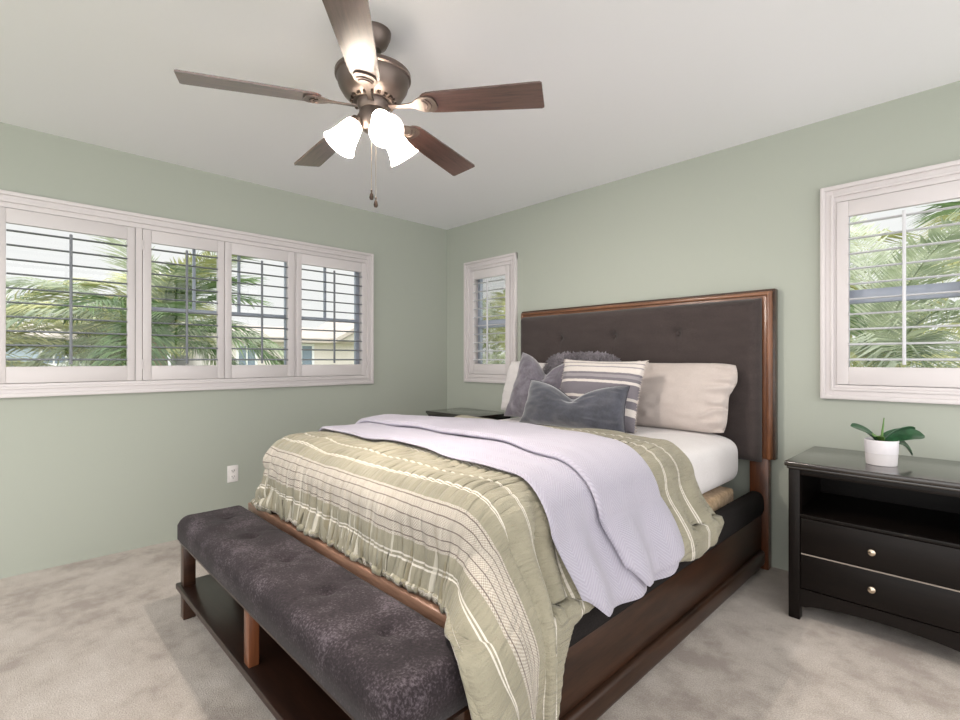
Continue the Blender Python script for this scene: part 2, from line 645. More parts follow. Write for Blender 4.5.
# ------------------------------------------------------------------ the room shell
H = 2.44
RX, RY = 4.75, -4.3      # the room goes on past the photographer; that side is left open to the daylight
TH = 0.14
WL = (-3.235, -0.898, 1.022, 2.018)     # left window opening y0 y1 z0 z1
WS = (0.327, 0.862, 1.022, 2.018)       # small window opening x0 x1
WR = (3.118, 3.690, 1.022, 2.018)

struct('floor', bx(-TH, RX, RY, TH, -0.12, 0), MT['carpet'])
struct('ceiling', bx(-TH, RX, RY, TH, H, H + 0.1), MT['ceiling'])
bm = bmesh.new()
y0, y1, z0, z1 = WL
box(bm, -TH, 0, RY, y0, 0, H); box(bm, -TH, 0, y1, 0, 0, H)
box(bm, -TH, 0, y0, y1, 0, z0); box(bm, -TH, 0, y0, y1, z1, H)
struct('wall_left', bm, MT['wall'])
bm = bmesh.new()
xs = [-TH, WS[0], WS[1], WR[0], WR[1], RX]
for a, b in ((0, 1), (2, 3), (4, 5)):
    box(bm, xs[a], xs[b], 0, TH, 0, H)
for W in (WS, WR):
    box(bm, W[0], W[1], 0, TH, 0, W[2]); box(bm, W[0], W[1], 0, TH, W[3], H)
struct('wall_back', bm, MT['wall'])


# windows are built in a local frame: u along the wall, d = depth into the room (+) or outwards (-)
def wbox(bm, fr, u0, u1, d0, d1, z0, z1, bev=0.0, mi=0):
    if fr == 'x':      # wall x=0, u = y, room is +x
        box(bm, min(d0, d1), max(d0, d1), u0, u1, z0, z1, bev, 2, mi)
    else:              # wall y=0, u = x, room is -y
        box(bm, u0, u1, min(-d0, -d1), max(-d0, -d1), z0, z1, bev, 2, mi)


def window(n, fr, W, units, muntins, panels, rail=0.024):
    u0, u1, z0, z1 = W
    root = bpy.data.objects.new('window_%d' % n, None)
    COL.objects.link(root)
    root['kind'] = 'structure'
    cw = 0.056
    bm = bmesh.new()
    # stepped casing: thin backing board, raised outer band, inner bead
    for (a, b, c, d) in ((u0 - cw, u0, z0 - cw, z1 + cw), (u1, u1 + cw, z0 - cw, z1 + cw)):
        wbox(bm, fr, a, b, 0.0, 0.016, c, d, 0.003)
    wbox(bm, fr, u0 - cw, u1 + cw, 0.0, 0.0155, z1, z1 + cw, 0.003)
    wbox(bm, fr, u0 - cw, u1 + cw, 0.0, 0.0155, z0 - cw, z0, 0.003)
    ob = 0.022
    for (a, b, c, d) in ((u0 - cw, u0 - cw + ob, z0 - cw, z1 + cw), (u1 + cw - ob, u1 + cw, z0 - cw, z1 + cw)):
        wbox(bm, fr, a, b, 0.012, 0.030, c, d, 0.005)
    wbox(bm, fr, u0 - cw, u1 + cw, 0.012, 0.0295, z1 + cw - ob, z1 + cw, 0.005)
    wbox(bm, fr, u0 - cw, u1 + cw, 0.012, 0.0295, z0 - cw, z0 - cw + ob, 0.005)
    ib = 0.012
    for (a, b) in ((u0 - ib, u0 + 0.002), (u1 - 0.002, u1 + ib)):
        wbox(bm, fr, a, b, 0.008, 0.024, z0 - ib, z1 + ib, 0.003)
    wbox(bm, fr, u0 - ib, u1 + ib, 0.008, 0.0235, z1 - 0.002, z1 + ib, 0.003)
    wbox(bm, fr, u0 - ib, u1 + ib, 0.008, 0.0235, z0 - ib, z0 + 0.002, 0.003)
    p0, p1 = panels
    wbox(bm, fr, u0, p0 - 0.002, -0.03, 0.011, z0, z1, 0.001)
    wbox(bm, fr, p1 + 0.002, u1, -0.03, 0.011, z0, z1, 0.001)
    wbox(bm, fr, p0 - 0.002, p1 + 0.002, -0.03, 0.0105, 1.988, z1, 0.001)
    wbox(bm, fr, p0 - 0.002, p1 + 0.002, -0.03, 0.0105, z0, 1.040, 0.001)
    obj('window_casing', bm, MT['white'], root)
    bm = bmesh.new()
    jt = 0.018
    wbox(bm, fr, u0, u0 + jt, -TH, 0.004, z0, z1)
    wbox(bm, fr, u1 - jt, u1, -TH, 0.004, z0, z1)
    wbox(bm, fr, u0 + jt, u1 - jt, -TH, 0.004, z0, z0 + jt)
    wbox(bm, fr, u0 + jt, u1 - jt, -TH, 0.004, z1 - jt, z1)
    obj('window_jamb', bm, MT['white'], root)
    a0, a1, b0, b1 = u0 + jt, u1 - jt, z0 + jt, z1 - jt
    bm = bmesh.new()
    d0, d1 = -0.12, -0.085
    fw = 0.032
    zm = 1.50
    es = [a0] + list(units) + [a1]
    for p, q in zip(es, es[1:]):
        wbox(bm, fr, p, p + fw, d0, d1, b0, b1, 0.003)
        wbox(bm, fr, q - fw, q, d0, d1, b0, b1, 0.003)
        wbox(bm, fr, p + fw, q - fw, d0, d1, b0, b0 + fw, 0.003)
        wbox(bm, fr, p + fw, q - fw, d0, d1, b1 - fw, b1, 0.003)
        if p > -2.6 or fr == 'y':
            wbox(bm, fr, p + fw, q - fw, d0, d1 + 0.012, zm - rail / 2, zm + rail / 2, 0.003)
    for m in muntins:
        wbox(bm, fr, m - 0.008, m + 0.008, d0 + 0.005, d1 - 0.005, zm, b1, 0.002)
    obj('window_sash', bm, MT['vinyl'], root)
    for p, q in zip(es, es[1:]):
        bm = bmesh.new()
        wbox(bm, fr, p + fw * 0.5, q - fw * 0.5, -0.104, -0.101, b0 + fw * 0.5, b1 - fw * 0.5)
        obj('window_pane', bm, MT['glass'], root, smooth=False)
    return root


window(1, 'x', WL, [-2.51, -1.523], [-2.179, -1.889, -1.224], (-3.146, -0.910))
window(2, 'y', WS, [], [0.70], (0.348, 0.842), 0.07)
window(3, 'y', WR, [], [], (3.131, 3.671), 0.07)


# posts between the shutter panels of the left window (fixed trim)
bm = bmesh.new()
for (a, b) in ((-2.530, -2.494), (-1.526, -1.516)):
    wbox(bm, 'x', a + 0.001, b - 0.001, -0.03, 0.012, 1.041, 1.987, 0.002)
struct('trim_1', bm, MT['white'])


def shutter(fr, u0, u1, sl, sr, label, group, rod=None, hinge=+1, lm='louver_backlit'):
    """one hinged plantation shutter panel: frame, louvres, tilt rod"""
    z0, z1, l0, l1 = 1.043, 1.985, 1.133, 1.906
    mid = (u0 + u1) / 2
    root = thing('window_shutter', label, 'window shutter', (0, mid, z0) if fr == 'x' else (mid, 0, z0), 0, group)

    def lob(name, bm, mat, par):
        loc = Vector(root.location)
        for v in bm.verts:
            v.co -= loc
        return obj(name, bm, mat, par)
    bm = bmesh.new()
    da, db = -0.012, 0.016
    wbox(bm, fr, u0, sl, da, db, z0, z1, 0.0025)
    wbox(bm, fr, sr, u1, da, db, z0, z1, 0.0025)
    wbox(bm, fr, sl, sr, da + 0.001, db - 0.001, z0, l0, 0.0025)
    wbox(bm, fr, sl, sr, da + 0.001, db - 0.001, l1, z1, 0.0025)
    lob('shutter_frame', bm, MT['white'], root)
    bm = bmesh.new()
    n = 10
    pitch = (l1 - l0) / n
    for i in range(n):
        zc = l0 + pitch * (i + 0.5)
        # elliptical blade, open flat
        sec = []
        for k in range(10):
            a = 2 * math.pi * k / 10
            sec.append((0.0315 * math.cos(a), 0.0052 * math.sin(a)))
        tl = math.radians(-6)
        pts = [(0.002 + x * math.cos(tl) - z * math.sin(tl), zc + x * math.sin(tl) + z * math.cos(tl)) for x, z in sec]
        if fr == 'x':
            prism(bm, pts, 'y', sl + 0.002, sr - 0.002)
        else:
            prism(bm, [(-x, z) for x, z in pts], 'x', sl + 0.002, sr - 0.002)
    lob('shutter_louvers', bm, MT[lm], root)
    if rod is None:
        rod = (sl + sr) / 2
    bm = bmesh.new()
    wbox(bm, fr, rod - 0.007, rod + 0.007, 0.032, 0.044, l0 + 0.012, l1 - 0.022, 0.003)
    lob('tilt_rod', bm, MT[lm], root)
    hu = u0 if hinge < 0 else u1
    for zz in (z0 + 0.10, z1 - 0.10):
        bm = bmesh.new()
        wbox(bm, fr, hu - 0.004, hu + 0.004, 0.014, 0.021, zz - 0.03, zz + 0.03, 0.002)
        lob('hinge', bm, MT['white'], root)
    return root


# prism for fr 'x' : axis 'y' takes (x,z); for fr 'y' axis 'x' takes (y,z)
g1 = 'shutter panels of the long left window'
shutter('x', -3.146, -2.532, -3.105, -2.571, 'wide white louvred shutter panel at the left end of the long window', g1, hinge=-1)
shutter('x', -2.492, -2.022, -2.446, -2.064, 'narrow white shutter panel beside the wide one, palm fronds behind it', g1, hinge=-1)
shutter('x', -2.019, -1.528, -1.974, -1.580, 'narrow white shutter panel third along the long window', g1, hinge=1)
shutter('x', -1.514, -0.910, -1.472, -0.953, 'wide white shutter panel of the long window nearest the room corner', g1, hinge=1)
shutter('y', 0.350, 0.840, 0.396, 0.790, 'single white shutter panel in the small window left of the headboard', None, hinge=-1, lm='louver')
shutter('y', 3.131, 3.671, 3.182, 3.620, 'single white shutter panel in the window above the black nightstand', None, hinge=1, lm='louver')

# ------------------------------------------------------------------ bed
XC = 1.955
bed = thing('bed', 'dark walnut bed with tall tufted charcoal headboard against the sage wall', 'bed', (XC, -1.15, 0))
BL = Vector((XC, -1.15, 0))


def part(name, bm, mat, root, smooth=True):
    loc = Vector(root.location)
    p = root
    while p.parent:
        p = p.parent
        loc = loc + Vector(p.location)
    for v in bm.verts:
        v.co -= loc
    return obj(name, bm, mat, root, smooth)


# headboard frame: back board + stepped moulding + posts
hx0, hx1, hz1, hzb = 1.015, 2.862, 1.565, 0.615
bm = bx(hx0, hx1, -0.062, -0.012, hzb, hz1, bev=0.004)
hb = part('headboard', bm, MT['walnut_x'], bed)
for side, xa, xb in (('l', hx0, hx0 + 0.075), ('r', hx1 - 0.075, hx1)):
    bm = bmesh.new()
    box(bm, xa + 0.012, xb - 0.012, -0.078, -0.058, hzb, hz1 - 0.02, 0.006, 3)
    if side == 'r':
        box(bm, xb - 0.038, xb - 0.014, -0.092, -0.07, hzb, hz1 - 0.022, 0.009, 3)
    else:
        box(bm, xa + 0.014, xa + 0.038, -0.092, -0.07, hzb, hz1 - 0.022, 0.009, 3)
    part('headboard_moulding', bm, MT['moulding'], bed)
bm = bmesh.new()
box(bm, hx0 + 0.012, hx1 - 0.012, -0.0775, -0.058, hz1 - 0.085, hz1 - 0.012, 0.006, 3)
box(bm, hx0 + 0.014, hx1 - 0.014, -0.0915, -0.07, hz1 - 0.038, hz1 - 0.014, 0.009, 3)
part('headboard_moulding', bm, MT['moulding_x'], bed)
for xa, xb in ((1.060, 1.150), (2.735, 2.832)):
    bm = bx(xa, xb, -0.075, -0.02, 0, 0.63, bev=0.004)
    part('headboard_post', bm, MT['postwood'], bed)
# padded panel with tufts
px0, px1, pz0, pz1 = 1.055, 2.800, 0.602, 1.512
NU, NV = 170, 90
u = np.linspace(0, 1, NU)[:, None] * np.ones((1, NV))
v = np.ones((NU, 1)) * np.linspace(0, 1, NV)[None, :]
X = px0 + (px1 - px0) * u
Z = pz0 + (pz1 - pz0) * v
ex = np.minimum(X - px0, px1 - X)
ez = np.minimum(Z - pz0, pz1 - Z)
R = 0.05
def rnd(e):
    q = np.clip(1 - e / R, 0, 1)
    return 1 - np.sqrt(np.clip(1 - q * q, 0, 1))
dep = 0.075 - R * np.clip(np.sqrt(rnd(ex) ** 2 + rnd(ez) ** 2), 0, 1)
for tx in (1.455, 1.90, 2.342):
    for tz in (1.335, 0.985):
        r = np.hypot(X - tx, Z - tz)
        dep -= 0.030 * np.exp(-(r / 0.022) ** 2) + 0.014 * np.exp(-(r / 0.085) ** 2)
    dep -= 0.005 * np.exp(-((X - tx) / 0.007) ** 2) * sstep(1.35, 1.32, Z)
dep += 0.0012 * vnoise(X * 14, Z * 14)
Y = -0.075 - dep
P = np.stack([X, Y, Z], -1)
bk = P.copy(); bk[..., 1] = -0.066
pan = sheet('headboard_padding', P[:, :, :] - np.array(BL), 0.0, 0.0, MT['charcoal'], bed)
# close it to the board behind
me = pan.data
co = np.empty(len(me.vertices) * 3); me.vertices.foreach_get('co', co); co = co.reshape(-1, 3)
n2 = NU * NV
co[n2:, 1] = -0.066 - BL.y
me.vertices.foreach_set('co', co.ravel()); me.update()
for tx in (1.455, 1.90, 2.342):
    bm = bmesh.new()
    M4 = Matrix.Translation((tx, -0.117, 1.335)) @ Matrix.Rotation(math.radians(90), 4, 'X')
    lathe(bm, [(0.0, -0.004), (0.010, -0.003), (0.013, 0.0), (0.010, 0.004), (0.0, 0.006)], 14, M4)
    part('tufted_button', bm, MT['charcoal'], bed)

# side rails
for sgn in (1, -1):
    def X_(d):
        return XC + sgn * d
    def rb(bm, d0, d1, *a, **k):
        xa, xb = sorted((X_(d0), X_(d1)))
        box(bm, xa, xb, *a, **k)
    bm = bmesh.new()
    rb(bm, 0.79, 0.842, -2.20, -0.066, 0.06, 0.302, bev=0.005)
    rl = part('side_rail', bm, MT['walnut_y'], bed)
    bm = bmesh.new()
    rb(bm, 0.785, 0.836, -2.20, -0.0665, 0.0, 0.0595, bev=0.002)
    part('rail_base', bm, MT['walnut_y'], bed)
    bm = bmesh.new()
    rb(bm, 0.832, 0.866, -2.20, -0.085, 0.034, 0.112, bev=0.014, seg=3)
    part('rail_moulding', bm, MT['walnut_y'], bed)
    bm = bmesh.new()
    sec = []
    for k in range(28):
        a = 2 * math.pi * k / 28
        ca, sa = math.cos(a), math.sin(a)
        sec.append((X_(0.812) + 0.045 * np.sign(ca) * abs(ca) ** 0.75, 0.362 + 0.070 * np.sign(sa) * abs(sa) ** 0.8))
    ys = [-2.205, -2.20, -2.18] + list(np.linspace(-2.1, -0.15, 24)) + [-0.085, -0.068, -0.062]
    rings = []
    for i, yy in enumerate(ys):
        k = 1.0
        if i in (0, len(ys) - 1): k = 0.78
        if i in (1, len(ys) - 2): k = 0.93
        rings.append([bm.verts.new((X_(0.812) + (x - X_(0.812)) * k, yy, 0.362 + (z - 0.362) * k)) for x, z in sec])
    for a, b in zip(rings, rings[1:]):
        for i in range(28):
            bm.faces.new((a[i], a[(i + 1) % 28], b[(i + 1) % 28], b[i]))
    bm.faces.new(rings[0]); bm.faces.new(list(reversed(rings[-1])))
    bmesh.ops.recalc_face_normals(bm, faces=bm.faces)
    part('rail_padding', bm, MT['charcoal_pad'], bed)
bm = bx(1.115, 2.795, -2.246, -2.205, 0.02, 0.462, bev=0.006)
part('footboard', bm, MT['foot'], bed)
bm = bmesh.new()
for k in range(9):
    yy = -0.22 - k * 0.235
    box(bm, 1.168, 2.742, yy - 0.05, yy + 0.05, 0.205, 0.225, 0.003)
part('bed_slats', bm, MT['postwood'], bed)

# box spring and mattress
def rounded_block(x0, x1, y0, y1, z0, z1, r, seg=5, puff=0.0):
    bm = bmesh.new()
    box(bm, x0, x1, y0, y1, z0, z1, r, seg)
    return bm

b = bx(1.195, 2.715, -2.17, -0.25, 0.225, 0.470, bev=0.02, seg=3)
for v_ in b.verts: v_.co -= Vector((XC, -1.15, 0.225))
bs = obj('box_spring', b, MT['boxspring'], None, loc=(XC, -1.15, 0.225))
tag(bs, 'tan box spring showing under the white mattress beside the padded rail', 'box spring')

# mattress: superellipse cross sections, sagging sheet hem
def mattress():
    NU, NV = 120, 100
    x0, x1, y0, y1, z0, z1 = 1.185, 2.728, -2.185, -0.165, 0.470, 0.762
    # wrap: param around each (v) along y
    P = np.zeros((NU, NV, 3))
    for j in range(NV):
        tv = j / (NV - 1)
        y = y0 + (y1 - y0) * tv
        e = min(y - y0, y1 - y)
        k = math.sqrt(max(0.0, 1 - max(0, 1 - e / 0.09) ** 2))
        for i in range(NU):
            a = 2 * math.pi * i / (NU - 1)
            ca, sa = math.cos(a), math.sin(a)
            n = 8.0
            w = (x1 - x0) / 2 - 0.07 * (1 - k)
            h = (z1 - z0) / 2 - 0.07 * (1 - k)
            P[i, j] = ((x0 + x1) / 2 + w * np.sign(ca) * abs(ca) ** (2 / n), y, (z0 + z1) / 2 + h * np.sign(sa) * abs(sa) ** (2 / 4.2))
    return P
Pm = mattress()
bm = bmesh.new()
vv = [[bm.verts.new(Pm[i, j] - np.array((XC, -1.15, 0.470))) for j in range(Pm.shape[1])] for i in range(Pm.shape[0] - 1)]
ni = len(vv)
for i in range(ni):
    for j in range(Pm.shape[1] - 1):
        bm.faces.new((vv[i][j], vv[i][j + 1], vv[(i + 1) % ni][j + 1], vv[(i + 1) % ni][j]))
bm.faces.new([vv[i][0] for i in range(ni)]); bm.faces.new([vv[i][-1] for i in range(ni)][::-1])
bmesh.ops.recalc_face_normals(bm, faces=bm.faces)
mat_o = obj('mattress', bm, MT['sheet'], None, loc=(XC, -1.15, 0.470))
tag(mat_o, 'thick mattress in a white fitted sheet, bare by the headboard', 'mattress')


# ------------------------------------------------------------------ draped cloth over the bed
HW, RR, ZT, YFL = 0.655, 0.125, 0.778, -2.075
Q = RR * math.pi / 2

def folds(S, Y):
    """the large soft folds that every layer on the bed shares"""
    a = np.maximum(np.abs(S) - HW, 0)
    d = 0.012 * vnoise(S * 5, Y * 5, 1)
    return d + 0.018 * np.sin(Y * 2 * math.pi / 0.23 + 1.2 + 1.5 * vnoise(Y * 4, S * 2, 6)) * sstep(0.12, 0.40, a)


def drape(s, y_along, flare=0.095, puff=1.0, right_only=None):
    """s: metres across from the bed centre (cloth length), b: metres of cloth past the flat part at the foot
    y_along: y on the flat part, running past YFL as cloth length beyond the foot edge"""
    a = np.maximum(np.abs(s) - HW, 0)
    b = np.maximum(YFL - y_along, 0)
    rho = np.sqrt(a * a + b * b + 1e-12)
    ang = np.arctan2(b, a + 1e-9)
    th = np.minimum(rho / RR, math.pi / 2)
    drop = np.maximum(rho - Q, 0)
    side = np.cos(ang) ** 2
    right = sstep(-0.2, 0.2, s)
    fl = (flare * right + 0.03 * (1 - right)) * side + 0.03 * (1 - side) + 0.165 * right * np.sin(2 * ang) ** 2
    hor = RR * np.sin(th) + fl * sstep(0.0, 0.28, drop)
    z = ZT - RR * (1 - np.cos(th)) - np.maximum(drop - 0.10 * fl * sstep(0, 0.28, drop), 0)
    x = XC + np.sign(s) * (np.minimum(np.abs(s), HW) + hor * np.cos(ang))
    y = np.maximum(y_along, YFL) - hor * np.sin(ang)
    # puffy crown on top
    edge = sstep(0.0, 0.30, HW + 0.1 - np.abs(s))
    z = z + puff * 0.010 * edge * sstep(YFL - 0.1, YFL + 0.5, y_along)
    return x, y, z


def comforter():
    NS, NT = 340, 240
    y_head, bmax = -0.90, 0.43
    L = (YFL - y_head) * -1 + bmax
    S = np.linspace(-HW - 0.42, HW + 0.82, NS)[:, None] * np.ones((1, NT))
    T = np.ones((NS, 1)) * np.linspace(0, L, NT)[None, :]
    # right hem: cloth length past the flat part, row by row
    ar = np.interp(YFL - bmax + T[0], [-2.6, -2.30, -2.12, -2.03, -1.99, -1.94, -1.80, -1.45, -1.28, -1.10, -0.97, -0.90],
                   [0.66, 0.74, 0.80, 0.77, 0.56, 0.46, 0.43, 0.42, 0.47, 0.52, 0.49, 0.42])
    smax = np.ones((NS, 1)) * (HW + ar)[None, :]
    yal = YFL - bmax + T
    # wavy head edge
    yal = yal + (0.03 * np.sin(S * 3.1 + 0.5) + 0.03 * sstep(0.2, 0.8, S) + 0.14 * sstep(0.7, 1.1, S) - 0.01) * sstep(1.2, L, T)
    # foot hem dips to the right, lifts in scallops
    hemlift = (-0.055 + 0.012 * np.sin(S * 9.0) + 0.022 * vnoise(S * 4, S * 0 + 3)) * sstep(0.25, 0.0, T)
    yal = yal + hemlift + sstep(-0.7, 0.7, -S) * 0.035 * sstep(0.3, 0, T)
    yal = yal + sstep(0.55, 0.95, S) * 0.05 * sstep(0.3, 0.0, T)
    x, y, z = drape(S, yal)
    P = np.stack([x, y, z], -1)
    N = grid_normals(P)
    a = np.maximum(np.abs(S) - HW, 0)
    b = np.maximum(YFL - yal, 0)
    rho = np.hypot(a, b)
    # pleats gathered at the foot, running down the drop
    flat = sstep(0.16, 0.02, a)           # the corner itself hangs smooth
    ph = S * 2 * math.pi / 0.066 + 4.5 * vnoise(S * 4, T * 3, 2)
    foot = sstep(0.34, 0.18, T) * (0.55 + 0.45 * vnoise(S * 6, S * 0, 9))
    D = 0.0085 * np.sin(ph) * foot * flat
    D += 0.004 * np.sin(S * 2 * math.pi / 0.029 + 4 * vnoise(S * 8, T * 6, 5)) * sstep(0.24, 0.10, T) * flat
    D += 0.007 * vnoise(S * 16, T * 9, 7) * sstep(0.34, 0.18, T) * flat
    # soft ripples on the top, stitched lines pull them in
    D += 0.0042 * np.sin(S * 2 * math.pi / 0.043 + T * 12 + 4 * vnoise(S * 3, T * 4, 4)) * sstep(0.28, 0.42, T) * sstep(L, L - 0.25, T) * flat
    D += folds(S, yal) * sstep(0.10, 0.35, np.hypot(T, np.maximum(0.2 - a, 0))) + 0.005 * vnoise(S * 12, T * 12, 3)
    for line in (0.058, 0.149, 0.378, 0.468):
        D -= 0.004 * np.exp(-((T - line) / 0.012) ** 2)
    # creases where the hanging corner folds against the side
    hang = sstep(0.05, 0.25, a)
    for yc, dep_, wd in ((-1.985, 0.038, 0.030), (-1.90, 0.022, 0.022), (-2.065, -0.018, 0.03)):
        D -= dep_ * np.exp(-((yal - yc + 0.10 * (a - 0.25)) / wd) ** 2) * hang
    # corner folds
    ang = np.arctan2(b, a + 1e-6)
    D += 0.020 * np.sin(ang * 8 + 0.9) * sstep(0.15, 0.5, rho) * (np.sin(2 * ang) ** 2)
    # left foot corner is rumpled
    D += 0.042 * np.abs(vnoise(S * 11, T * 14, 8)) * sstep(-0.45, -0.75, S) * sstep(0.45, 0.15, T)
    P = P + N * D[..., None]
    P[..., 2] = np.maximum(P[..., 2], 0.02)
    # keep clear of the padded side rail and the bench cushion
    over = (P[..., 0] > 2.715) & (P[..., 2] < 0.445) & (P[..., 0] < 2.830)
    P[..., 0] = np.where(over & (a > b), 2.830, P[..., 0])
    fz = np.clip(0.480 - P[..., 2], 0, 1) * (P[..., 1] < -2.2) * (1 - sstep(2.815, 2.885, P[..., 0]))
    P[..., 2] += fz * 0.95
    N = grid_normals(P)
    # cut the cloth at the hem: samples past it slide back along their row
    fi = np.minimum((np.minimum(S, smax) - S[0, 0]) / (S[1, 0] - S[0, 0]), NS - 1.001)
    i0 = np.floor(fi).astype(int)
    fr = (fi - i0)[..., None]
    jj = np.ones((NS, 1), int) * np.arange(NT)[None, :]
    P = P[i0, jj] * (1 - fr) + P[np.minimum(i0 + 1, NS - 1), jj] * fr
    N = N[i0, jj] * (1 - fr) + N[np.minimum(i0 + 1, NS - 1), jj] * fr
    S = np.minimum(S, smax)
    e = np.minimum(np.minimum(T, L - T) / 0.03, 1)
    es = np.minimum(np.minimum(S - S[0, 0], smax - S) / 0.03, 1)
    puff = np.sqrt(np.clip(1 - (1 - np.minimum(e, es)) ** 2, 0, 1))
    uv = np.stack([S, T], -1)
    ctr = np.array((XC, -1.5, ZT))
    o = sheet('comforter', P - ctr, 0.016 * puff + 0.002, -0.008 * puff, MT['comforter'], None, uv, N)
    bmx = bmesh.new(); bmx.from_mesh(o.data)
    bmesh.ops.dissolve_degenerate(bmx, dist=1e-5, edges=bmx.edges)
    bmx.to_mesh(o.data); bmx.free()
    o.location = ctr
    tag(o, 'sage green comforter with cream bands draped over the bed and its foot', 'comforter')
    return o


comforter()


def throw():
    root = thing('throw_blanket', 'lavender quilted throw folded across the comforter, hanging over the rail', 'throw blanket', (XC, -1.5, ZT))
    ctr = np.array((XC, -1.5, ZT))

    def layer(name, yf, yh, al, ar, off, seed, thick=0.008, edge=None):
        NS, NT = 260, 70
        k = np.linspace(0, 1, NS)[:, None] * np.ones((1, NT))
        w = np.ones((NS, 1)) * np.linspace(0, 1, NT)[None, :]
        arw = ar[0] + (ar[1] - ar[0]) * w - 0.07 * np.exp(-(w / 0.09) ** 1.5) - 0.03 * np.exp(-((1 - w) / 0.07) ** 1.5)
        S = -HW - al + k * (2 * HW + al + arw)
        Yf = yf(S); Yh = yh(S)
        Y = Yf + (Yh - Yf) * w
        x, y, z = drape(S, Y, 0.095)
        P = np.stack([x, y, z], -1)
        N = grid_normals(P)
        a = np.maximum(np.abs(S) - HW, 0)
        D = off + 0.012 * sstep(0.15, 0.35, a) + 0.004 * vnoise(S * 5, Y * 5, seed) + folds(S, Y)
        P = P + N * D[..., None]
        e = np.minimum(np.minimum(w, 1 - w) * 0.7 / 0.02, np.minimum(k, 1 - k) * 2 / 0.02)
        puff = np.sqrt(np.clip(1 - (1 - np.clip(e, 0, 1)) ** 2, 0, 1))
        sheet(name, P - ctr, thick * puff, -thick * puff, MT['quilt'], root, np.stack([S, Y], -1))
    wig = lambda S, q: 0.012 * np.sin(S * 5 + q) + 0.008 * np.sin(S * 13 + q * 2)
    layer('lower_layer',
          lambda S: -1.925 + wig(S, 0.3) - 0.02 * sstep(0.3, 0.7, S) + 0.04 * sstep(0.75, 1.15, S),
          lambda S: -1.38 + 0 * S + 0.05 * sstep(0.7, 1.1, S),
          0.30, (0.475, 0.46), 0.036, 11)
    layer('folded_layer',
          lambda S: -1.685 + wig(S, 1.7) - 0.05 * sstep(0.3, 0.75, S) + 0.05 * sstep(0.75, 1.1, S),
          lambda S: -1.285 - 0.08 * sstep(0.2, -0.6, S) + wig(S, 2.6) * 0.7 - 0.06 * sstep(0.2, 0.7, S) + 0.04 * sstep(0.75, 1.1, S),
          0.26, (0.455, 0.425), 0.060, 14, 0.012)


throw()

# ------------------------------------------------------------------ bench at the foot
bench = thing('storage_bench', 'long upholstered storage bench with open shelf at the foot of the bed', 'bench', (1.955, -2.41, 0))
bx0, bx1, by0, by1 = 1.10, 2.815, -2.548, -2.262
def cushion():
    NU, NV = 220, 60
    u = np.linspace(0, 1, NU)[:, None] * np.ones((1, NV))
    v = np.ones((NU, 1)) * np.linspace(0, 1, NV)[None, :]
    X = bx0 + (bx1 - bx0) * u; Y = by0 + (by1 - by0) * v
    e1 = np.minimum(X - bx0, bx1 - X); e2 = np.minimum(Y - by0, by1 - Y)
    Rr = 0.05
    def rn(e):
        q = np.clip(1 - e / Rr, 0, 1)
        return 1 - np.sqrt(np.clip(1 - q * q, 0, 1))
    # bunch the samples near the rims so that the rounding is smooth
    h = 0.108 - Rr * np.clip(np.sqrt(rn(e1) ** 2 + rn(e2) ** 2), 0, 1)
    h += 0.004 * vnoise(X * 9, Y * 9, 21) * sstep(0, 0.05, np.minimum(e1, e2))
    for tx in (1.30, 1.62, 1.94, 2.26, 2.58):
        ty = -2.40
        r = np.hypot(X - tx, Y - ty)
        h -= 0.010 * np.exp(-(r / 0.018) ** 2) + 0.005 * np.exp(-(r / 0.05) ** 2)
        h += 0.006 * vnoise(X * 22, Y * 30, 33) * np.exp(-(r / 0.09) ** 2)
        h -= 0.004 * np.exp(-((X - tx - 0.012 * np.sin((Y - ty) * 40 + tx * 9)) / 0.005) ** 2) * (0.5 + 0.5 * np.sin(Y * 60 + tx * 20))
    Z = 0.358 + h
    P = np.stack([X, Y, Z], -1)
    o = sheet('bench_cushion', P - np.array(bench.location), 0.0, 0.0, MT['bench_fabric'], bench)
    me = o.data
    co = np.empty(len(me.vertices) * 3); me.vertices.foreach_get('co', co); co = co.reshape(-1, 3)
    n2 = NU * NV
    b = co[n2:].reshape(NU, NV, 3)
    b[..., 2] = 0.352 - bench.location.z
    me.vertices.foreach_set('co', co.ravel()); me.update()
cushion()
part('bench_top_board', bx(bx0 + 0.006, bx1 - 0.006, by0 + 0.006, by1 - 0.004, 0.334, 0.352, bev=0.003), MT['espresso'], bench)
part('bench_shelf', bx(1.085, 2.825, -2.552, by1 - 0.005, 0.122, 0.148, bev=0.004), MT['espresso'], bench)
part('bench_back_panel', bx(1.12, 2.79, by1 - 0.02, by1 - 0.006, 0.148, 0.334), MT['espresso'], bench)
for xx in (1.112, 2.748):
    for yy in (by0 + 0.010, by1 - 0.065):
        bm = bmesh.new()
        box(bm, xx, xx + 0.05, yy, yy + 0.05, 0.148, 0.334, 0.003)
        box(bm, xx, xx + 0.05, yy, yy + 0.05, 0.0, 0.122, 0.003)
        part('leg', bm, MT['walnut'], bench)
part('bench_divider', bx(1.925, 1.972, by0 + 0.010, by0 + 0.045, 0.148, 0.334, bev=0.003), MT['divider'], bench)
part('bench_apron', bx(1.162, 2.748, by0 + 0.018, by0 + 0.036, 0.085, 0.122), MT['espresso'], bench)


